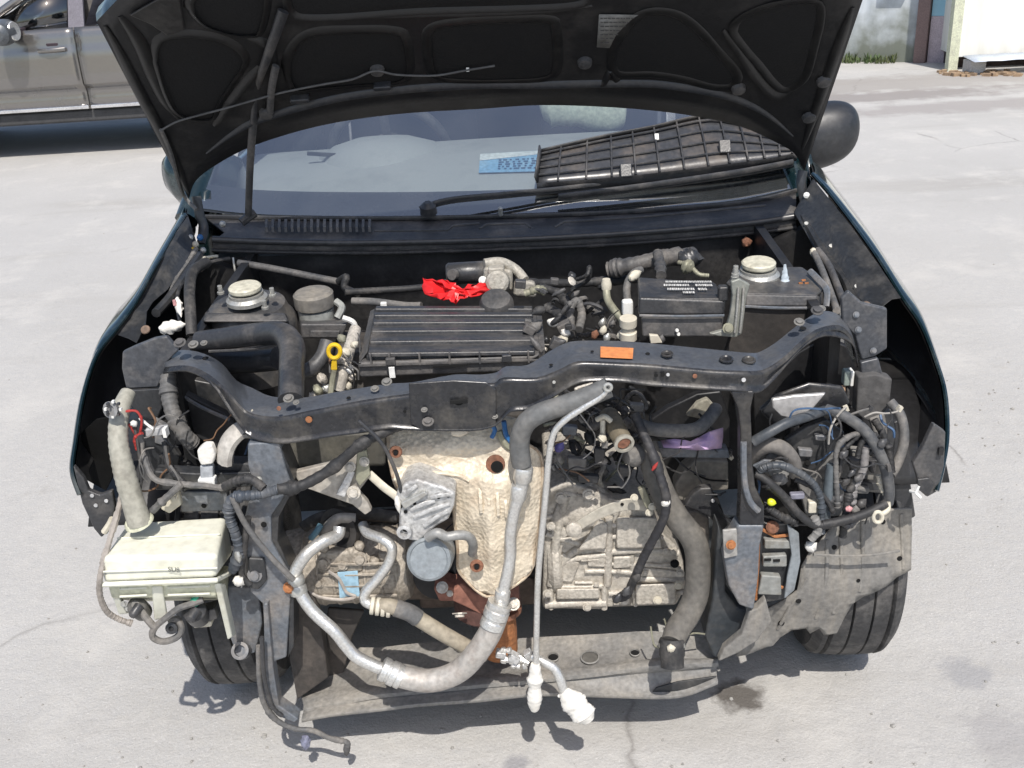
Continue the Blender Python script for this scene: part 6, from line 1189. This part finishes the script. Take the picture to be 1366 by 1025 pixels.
# ---- right lamp bay --------------------------------------------------------------
PL('lamp_bay_panel', [(1005, 520), (1030, 505), (1066, 470), (1100, 450), (1130, 462), (1145, 500), (1146, 640), (1090, 700), (1010, 690)], -.12, .02, INNER, car, .004)
PL('lamp_bay_floor', [(1012, 548), (1035, 528), (1080, 512), (1125, 516), (1136, 540), (1100, 556), (1060, 572), (1030, 566)], -.33, .012, SUPP, car, .006)
PL('bright_bracket', [(1029, 533), (1060, 528), (1103, 525), (1085, 546), (1062, 560), (1042, 556), (1031, 545)], -.365, .010, M('bright_zinc_sheet', (.52, .51, .50), .35, .45, (.36, .34, .32), .35, 14, .1), car, .004)
PL('lamp_bay_plate', [(1047, 588), (1076, 570), (1102, 560), (1128, 578), (1120, 592), (1104, 612), (1084, 630), (1064, 626), (1054, 606)], -.335, .015, PAINTD, car, .004)
bolt(car, at(1077, 618, -.34), .004, HOLE, name='bay_bolt')
PL('lamp_bay_plate', [(1062, 636), (1110, 590), (1128, 582), (1136, 640), (1130, 690), (1076, 690)], -.322, .015, BOOT, car, .004)
PL('lamp_bay_plate', [(1160, 560), (1190, 548), (1196, 580), (1188, 612), (1172, 600)], -.275, .015, M('grey_board', (.24, .23, .21), .7, 0, (.16, .15, .14), .5, 14), car, .004)
PL('lamp_bay_plate', [(1136, 600), (1180, 604), (1180, 660), (1140, 655)], -.315, .02, M('grey_board', (.24, .23, .21)), car, .004)
PL('dark_bar', [(1118, 612), (1180, 615), (1180, 622), (1118, 620)], -.335, .015, PLAST, car, .002)
PL('dark_bar', [(1120, 642), (1172, 645), (1172, 655), (1120, 652)], -.335, .015, PLAST, car, .002)
hr = [(1004, 612, -.36), (1012, 600, -.375), (1028, 594, -.385), (1046, 600, -.385), (1058, 616, -.38), (1060, 632, -.37)]
T('horn_ring', hr, .0135, M('dusty_ring', (.15, .14, .13), .7, 0, (.22, .2, .175), .5, 24, .3), car, seg=14)
G().lathe([(.026, 0), (.026, .03), (.020, .034), (.0, .034)], at(1034, 618, -.345), (0, -.9, .45), 22).done('horn_body', BOOT, car)
PL('horn_bracket', [(1004, 622), (1020, 614), (1048, 616), (1046, 626), (1016, 632)], -.39, .006, POST, car, .002)
lump('horn_nut', at(1030, 636, -.38), at(1052, 642, -.38), .014, BOOT, car, 3, flat=1)
for pts, r, mt in (
    ([(1004, 590, -.40), (1028, 576, -.40), (1051, 564, -.39), (1076, 556, -.37), (1100, 548, -.34)], .0105, M('blue_black_hose', (.05, .058, .068), .45, 0, (.13, .13, .13), .4, 20)),
    ([(1012, 634, -.40), (1018, 624, -.405), (1040, 621, -.41), (1066, 631, -.41), (1086, 647, -.41), (1095, 668, -.41), (1096, 690, -.41), (1096, 712, -.415)], .0062, M('blue_black_hose', (.05, .058, .068))),
    ([(1008, 632, -.40), (1026, 644, -.41), (1050, 667, -.415), (1066, 686, -.42), (1086, 700, -.42), (1108, 700, -.42)], .0088, RUB),
    ([(1020, 646, -.41), (1040, 660, -.41), (1056, 682, -.41), (1062, 700, -.41)], .006, RUB),
    ([(1022, 676, -.41), (1040, 688, -.415), (1060, 696, -.415)], .0065, RUB),
    ([(1102, 546, -.34), (1126, 555, -.36), (1152, 573, -.37), (1170, 598, -.38), (1182, 628, -.385), (1186, 655, -.385), (1184, 672, -.385)], .0115, M('braided_loom', (.07, .073, .078), .6, 0, (.17, .165, .155), .5, 30, .4)),
    ([(1187, 536, -.28), (1202, 556, -.30), (1206, 588, -.32), (1198, 616, -.34), (1188, 634, -.36)], .0105, RUBG),
    ([(1145, 578, -.37), (1130, 584, -.375), (1117, 598, -.38), (1115, 626, -.385), (1116, 650, -.39), (1117, 676, -.39)], .0048, RUBG),
    ([(1150, 576, -.37), (1136, 590, -.37), (1124, 604, -.375), (1120, 630, -.38)], .004, RUB),
    ([(1155, 596, -.37), (1152, 624, -.375), (1144, 642, -.38), (1138, 652, -.385), (1134, 674, -.385)], .0072, M('grey_tape', (.22, .21, .205), .6, 0, (.12, .11, .11), .5, 40)),
    ([(1110, 620, -.375), (1106, 645, -.38), (1103, 672, -.385), (1100, 694, -.39)], .0115, M('blue_grey_tube', (.10, .12, .135), .35)),
    ([(1098, 700, -.42), (1128, 694, -.42), (1158, 684, -.41), (1182, 672, -.40)], .0095, RUB),
    ([(1142, 690, -.41), (1132, 700, -.415), (1122, 692, -.415)], .008, PLAST),
    ([(1125, 516, -.24), (1124, 532, -.27), (1114, 542, -.30), (1100, 547, -.33)], .0035, M('copper_wire', (.45, .30, .2), .5)),
    ([(1131, 516, -.24), (1130, 534, -.27), (1118, 545, -.30)], .003, RUB),
    ([(1172, 634, -.37), (1176, 650, -.375), (1184, 664, -.385)], .005, CREAM),
    ([(1160, 606, -.37), (1172, 592, -.375), (1164, 580, -.37), (1150, 590, -.37), (1144, 610, -.37)], .005, RUB),
    ([(1060, 640, -.39), (1080, 648, -.395), (1100, 664, -.4), (1112, 684, -.405)], .0045, RUB),
    ([(1140, 640, -.38), (1132, 664, -.39), (1128, 690, -.4), (1124, 716, -.4)], .007, RUB),
    ([(1086, 690, -.42), (1092, 706, -.42), (1082, 720, -.42)], .007, BOOT),
    ([(1166, 560, -.33), (1178, 580, -.34), (1186, 606, -.35), (1190, 630, -.36)], .0065, RUB)):
    T('lamp_wire' if r < .0085 else 'lamp_loom', pts, r*(1 if r < .0085 else .86), mt, car, seg=12)
G().tube([at(1171+6*math.cos(a), 690+7*math.sin(a), -.415) for a in [2*math.pi*k/12 for k in range(12)]], .0036, 8, closed=True, n=2).done('ring_terminal', CREAM, car)
T('ring_terminal', [(1176, 686, -.41), (1184, 680, -.405), (1184, 670, -.40)], .005, CREAM, car)
lump('yellow_plug', at(1024, 669, -.418), at(1036, 672, -.418), .0068, LIME, car, 3, jit=.05, flat=1)
G().box(at(1083, 675, -.40), (.016, .016, .024)).done('beige_relay', CREAM, car, bevel=.003)
G().box(at(1063, 661, -.40), (.026, .012, .012)).done('blue_relay', M('blue_grey_plug', (.22, .22, .27), .5), car, bevel=.003)
lump('pink_plug', at(1128, 680, -.41), at(1138, 678, -.41), .006, M('pink_tape', (.6, .3, .3)), car, 5)
G().box(at(1130, 503, -.24), (.016, .02, .03)).done('green_relay', M('grey_green_plug', (.28, .33, .30), .5), car, bevel=.003); G().box(at(1135, 503, -.245), (.006, .022, .03)).done('relay_edge', WHITE, car, bevel=.002)
for k in range(14):
    R_ = random.Random(k+5); u = R_.uniform(1100, 1180); v = R_.uniform(590, 700)
    lump('loom_plug', at(u-5, v+5, -.39), at(u+6, v-6, -.385), R_.uniform(.005, .009), R_.choice((PLAST, PLASTD, BOOT, RUB)), car, k, n=5, seg=8)
PL('liner_shred', [(1186, 566), (1202, 560), (1212, 600), (1216, 650), (1222, 690), (1198, 700), (1190, 660)], -.27, .012, PLAST, car, .004)

# thin loose wires everywhere the lamps and radiator came out
R_ = random.Random(64)
COLS = [RUB]*9+[PLAST]*5+[RUBG]*5+[M('brown_wire', (.16, .09, .05), .5)]*2+[M('pale_wire', (.36, .34, .31), .5)]*2+[M('dull_blue_wire', (.05, .10, .19), .5), M('green_wire', (.05, .14, .08), .5)]
for (u0, u1, v0, v1, y0, y1, nn_) in ((1010, 1200, 545, 700, -.400, -.35, 20), (740, 860, 520, 650, -.34, -.22, 20), (180, 335, 545, 655, -.40, -.33, 14), (700, 860, 385, 460, -.10, .05, 7), (440, 480, 440, 520, -.23, -.18, 8), (560, 620, 680, 790, -.36, -.30, 6), (860, 975, 540, 660, -.33, -.25, 12)):
    for k in range(nn_):
        u, v, y = R_.uniform(u0, u1), R_.uniform(v0, v1), R_.uniform(y0, y1); a = R_.uniform(0, 6.28); q_ = [(u, v, y)]; st_ = R_.uniform(9, 20)
        for j in range(R_.randint(3, 5)):
            a += R_.uniform(-.9, .9); u = min(max(u+math.cos(a)*st_, u0), u1); v = min(max(v+math.sin(a)*st_, v0), v1); y = min(max(y+R_.uniform(-.012, .012), y0), y1); q_.append((u, v, y))
        w_ = T('thin_wire', q_, R_.uniform(.0011, .0023), R_.choice(COLS), car, seg=6)
        if R_.random() < .4:
            p = V(q_[-1]); G().box(p, (R_.uniform(.006, .012), .008, R_.uniform(.007, .013)), Matrix.Rotation(R_.uniform(-1, 1), 3, 'Y')).done('wire_plug', R_.choice((PLAST, PLASTD, CREAM, PLAST, BOOT)), w_)
for k, (u, v, w_, h_) in enumerate(((1030, 650, 14, 10), (1075, 605, 20, 12), (1110, 640, 12, 22), (1150, 655, 22, 10), (1165, 625, 10, 16), (1095, 585, 16, 9), (1140, 620, 14, 14), (770, 620, 26, 18), (800, 610, 16, 24), (760, 575, 22, 14), (835, 630, 18, 14), (850, 545, 20, 12), (785, 640, 30, 12))):
    PL('plug_bracket', [(u-w_/2, v-h_/2), (u+w_/2, v-h_/2+2), (u+w_/2-2, v+h_/2), (u-w_/2+1, v+h_/2-1)], -.345 if u > 1000 else -.27, .014, (PLAST, POST, PLASTD, BOOT)[k % 4], car, .003)
# ================================================================== LOOSE THINGS LYING ON THE CAR
# ribbed cowl cover lying on the windscreen
def on_glass(u, v, off=.03):
    d = ray(u, v); mid = gb[len(gb)//2]; nrm = Vector((0, -.545, .838)).normalized(); o_ = Vector((0, .55, .862))+nrm*off
    t = (o_-CAM).dot(nrm)/d.dot(nrm); return CAM+d*t
TOPE = [(722, 204), (800, 186), (872, 172), (946, 157), (1010, 170), (1068, 190)]
BOTE = [(716, 246), (800, 240), (880, 232), (960, 222), (1020, 214), (1062, 206)]
te, be = cr([on_glass(*p) for p in TOPE], 4), cr([on_glass(*p) for p in BOTE], 4)
nG = Vector((0, -.545, .838))
PANM = M('cover_plastic', (.045, .047, .052), .32, 0, (.13, .105, .085), .45, 9, .1)
pan = G().grid([[b_.lerp(t, k/6)+nG*(.004*math.sin(math.pi*k/6)) for t, b_ in zip(te, be)] for k in range(7)]).done('cowl_cover', PANM, None, solid=.004, ang=60)
tag(pan, 'loose black ribbed plastic cover lying askew across the windscreen', 'plastic cover')
for k in range(1, 13):
    t = k/12.5; i = t*(len(te)-1); j = int(i); f = i-j
    a_ = te[j].lerp(te[min(j+1, len(te)-1)], f); b_ = be[j].lerp(be[min(j+1, len(be)-1)], min(1, f))
    G().tube([b_+nG*.006, b_.lerp(a_, .5)+nG*.010, a_+nG*.006], .0028, 6).done('rib', PLAST, pan)
for r_ in (.22, .45, .68, .90):
    G().tube([b_.lerp(t, r_)+nG*.008 for t, b_ in zip(te, be)], .0028, 6, line=True).done('rib', PLAST, pan)
G().grid([[p+nG*.0 for p in be], [p+nG*.012+Vector((0, -.006, -.004)) for p in be], [p-nG*.006+Vector((0, -.012, -.010)) for p in be]]).done('edge_flange', PLAST, pan, solid=.004)
G().grid([[p for p in te], [p+nG*.014 for p in te]]).done('edge_flange', PLAST, pan, solid=.003)
G().grid([[te[0], te[0].lerp(be[0], .5), be[0]], [p+nG*.03+Vector((-.006, -.01, 0)) for p in (te[0], te[0].lerp(be[0], .5), be[0])]]).done('edge_flange', PLAST, pan, solid=.004)
for u, v in ((835, 228), (967, 196)):
    G().box(on_glass(u, v, .045), (.03, .012, .035), Matrix.Rotation(-.5, 3, 'X')).done('clip', PLAST, pan, bevel=.003)
G().box(on_glass(876, 183, .042), (.010, .006, .016), Matrix.Rotation(-.5, 3, 'X')).done('white_clip', WHITE, pan)
# red wrap over the intake opening
ow = [(564, 371, .10), (577, 372, .09), (590, 374, .08), (601, 378, .07), (611, 381, .065), (625, 385, .07), (640, 381, .08), (652, 378, .10), (655, 386, .09), (645, 391, .07), (634, 396, .05), (622, 398, .045), (614, 399, .04), (608, 407, .03), (604, 404, .03), (599, 400, .035), (583, 397, .05), (567, 393, .06), (563, 383, .08)]
g = G(); P = [V(p) for p in ow]; c = sum(P, Vector())/len(P)
R_ = random.Random(4); P = [q for i in range(len(P)) for q in (P[i], P[i].lerp(P[(i+1) % len(P)], .5)+Vector((R_.uniform(-.003, .003), R_.uniform(-.006, .006), R_.uniform(-.004, .004))))]; ring1 = [c.lerp(p, .4)+Vector((R_.uniform(-.006, .006), R_.uniform(-.02, .01), R_.uniform(-.006, .008))) for p in P]; ring2 = [c.lerp(p, .72)+Vector((R_.uniform(-.004, .004), R_.uniform(-.012, .012), R_.uniform(-.006, .006))) for p in P]
k = len(P); g.add([c]+ring1+ring2+P, [(0, 1+i, 1+(i+1) % k) for i in range(k)]+[(1+i, 1+k+i, 1+k+(i+1) % k, 1+(i+1) % k) for i in range(k)]+[(1+k+i, 1+2*k+i, 1+2*k+(i+1) % k, 1+k+(i+1) % k) for i in range(k)])
tag(g.done('red_wrap', RED, None, solid=.0025, ang=22), 'crumpled red plastic wrap stuffed over the intake behind the air filter box', 'plastic wrap')
# purple wrapper
ow = [(880, 584, -.30), (900, 587, -.31), (914, 588, -.315), (930, 580, -.315), (945, 572, -.31), (963, 567, -.30), (963, 580, -.30), (961, 594, -.31), (945, 596, -.32), (928, 597, -.32), (905, 595, -.315), (884, 593, -.31)]
P = [V(p)+Vector((0, -.012, 0)) for p in ow]; c = sum(P, Vector())/len(P)+Vector((0, -.012, .004)); ring = [c.lerp(p, .55)+Vector((R_.uniform(-.004, .004), R_.uniform(-.012, .008), R_.uniform(-.004, .004))) for p in P]; k = len(P)
tag(G().add([c]+ring+P, [(0, 1+i, 1+(i+1) % k) for i in range(k)]+[(1+i, 1+k+i, 1+k+(i+1) % k, 1+(i+1) % k) for i in range(k)]).done('wrapper', PURP, None, solid=.002, ang=25), 'purple and pink crumpled wrapper lying on the battery tray', 'wrapper')
# printed card on the dashboard
def on_dash(u, v): return atz(u, v, .935)
cd_ = G(); P = [hit(dash, *p)+Vector((0, -.004, .006)) for p in ((641, 208), (727, 203), (722, 231), (639, 233))]
def card(a, b, h=0): return P[3].lerp(P[2], a).lerp(P[0].lerp(P[1], a), b)+Vector((0, -.001, .001+h))
co = G().prism(P, (0, .002, -.002)).done('printed_card', M('card_blue', (.22, .45, .70), .35, 0, (.5, .68, .82), .4, 25), None)
tag(co, 'blue and white printed card lying on the dashboard behind the glass', 'card')
g = G(); R_ = random.Random(8)
for r in range(5):
    a_ = .30
    while a_ < .9:
        w_ = R_.uniform(.03, .09); b_ = .12+r*.11; g.add([card(a_, b_), card(a_+w_, b_), card(a_+w_, b_+.07), card(a_, b_+.07)], [(0, 1, 2, 3)]); a_ += w_+R_.uniform(.02, .06)
g.done('print', M('card_print', (.03, .10, .22), .4), co, recalc=False)
g = G(); g.add([card(.0, .62), card(.5, .72), card(1, .82), card(1, .98), card(0, .98)], [(0, 1, 2, 3, 4)]); g.done('pale_band', M('card_white', (.75, .80, .82), .4), co, recalc=False)
# bone shaped neck cushion in the cabin
P = [at(728, 158, 1.30), at(745, 150, 1.30), at(775, 158, 1.30), at(805, 152, 1.30), at(828, 160, 1.30)]
cu = G().tube([at(722, 150, 1.3), at(736, 146, 1.3), at(760, 150, 1.3), at(785, 152, 1.3), at(812, 154, 1.3), at(834, 156, 1.3)], [.025, .062, .048, .042, .058, .062, .03], 16, n=6, flat=.7).done('neck_cushion', M('pale_green_fabric', (.50, .54, .44), .9, 0, (.40, .46, .38), .4, 12, .2), None, ang=80)
tag(cu, 'pale green bone shaped cushion on the seat behind the windscreen', 'cushion')
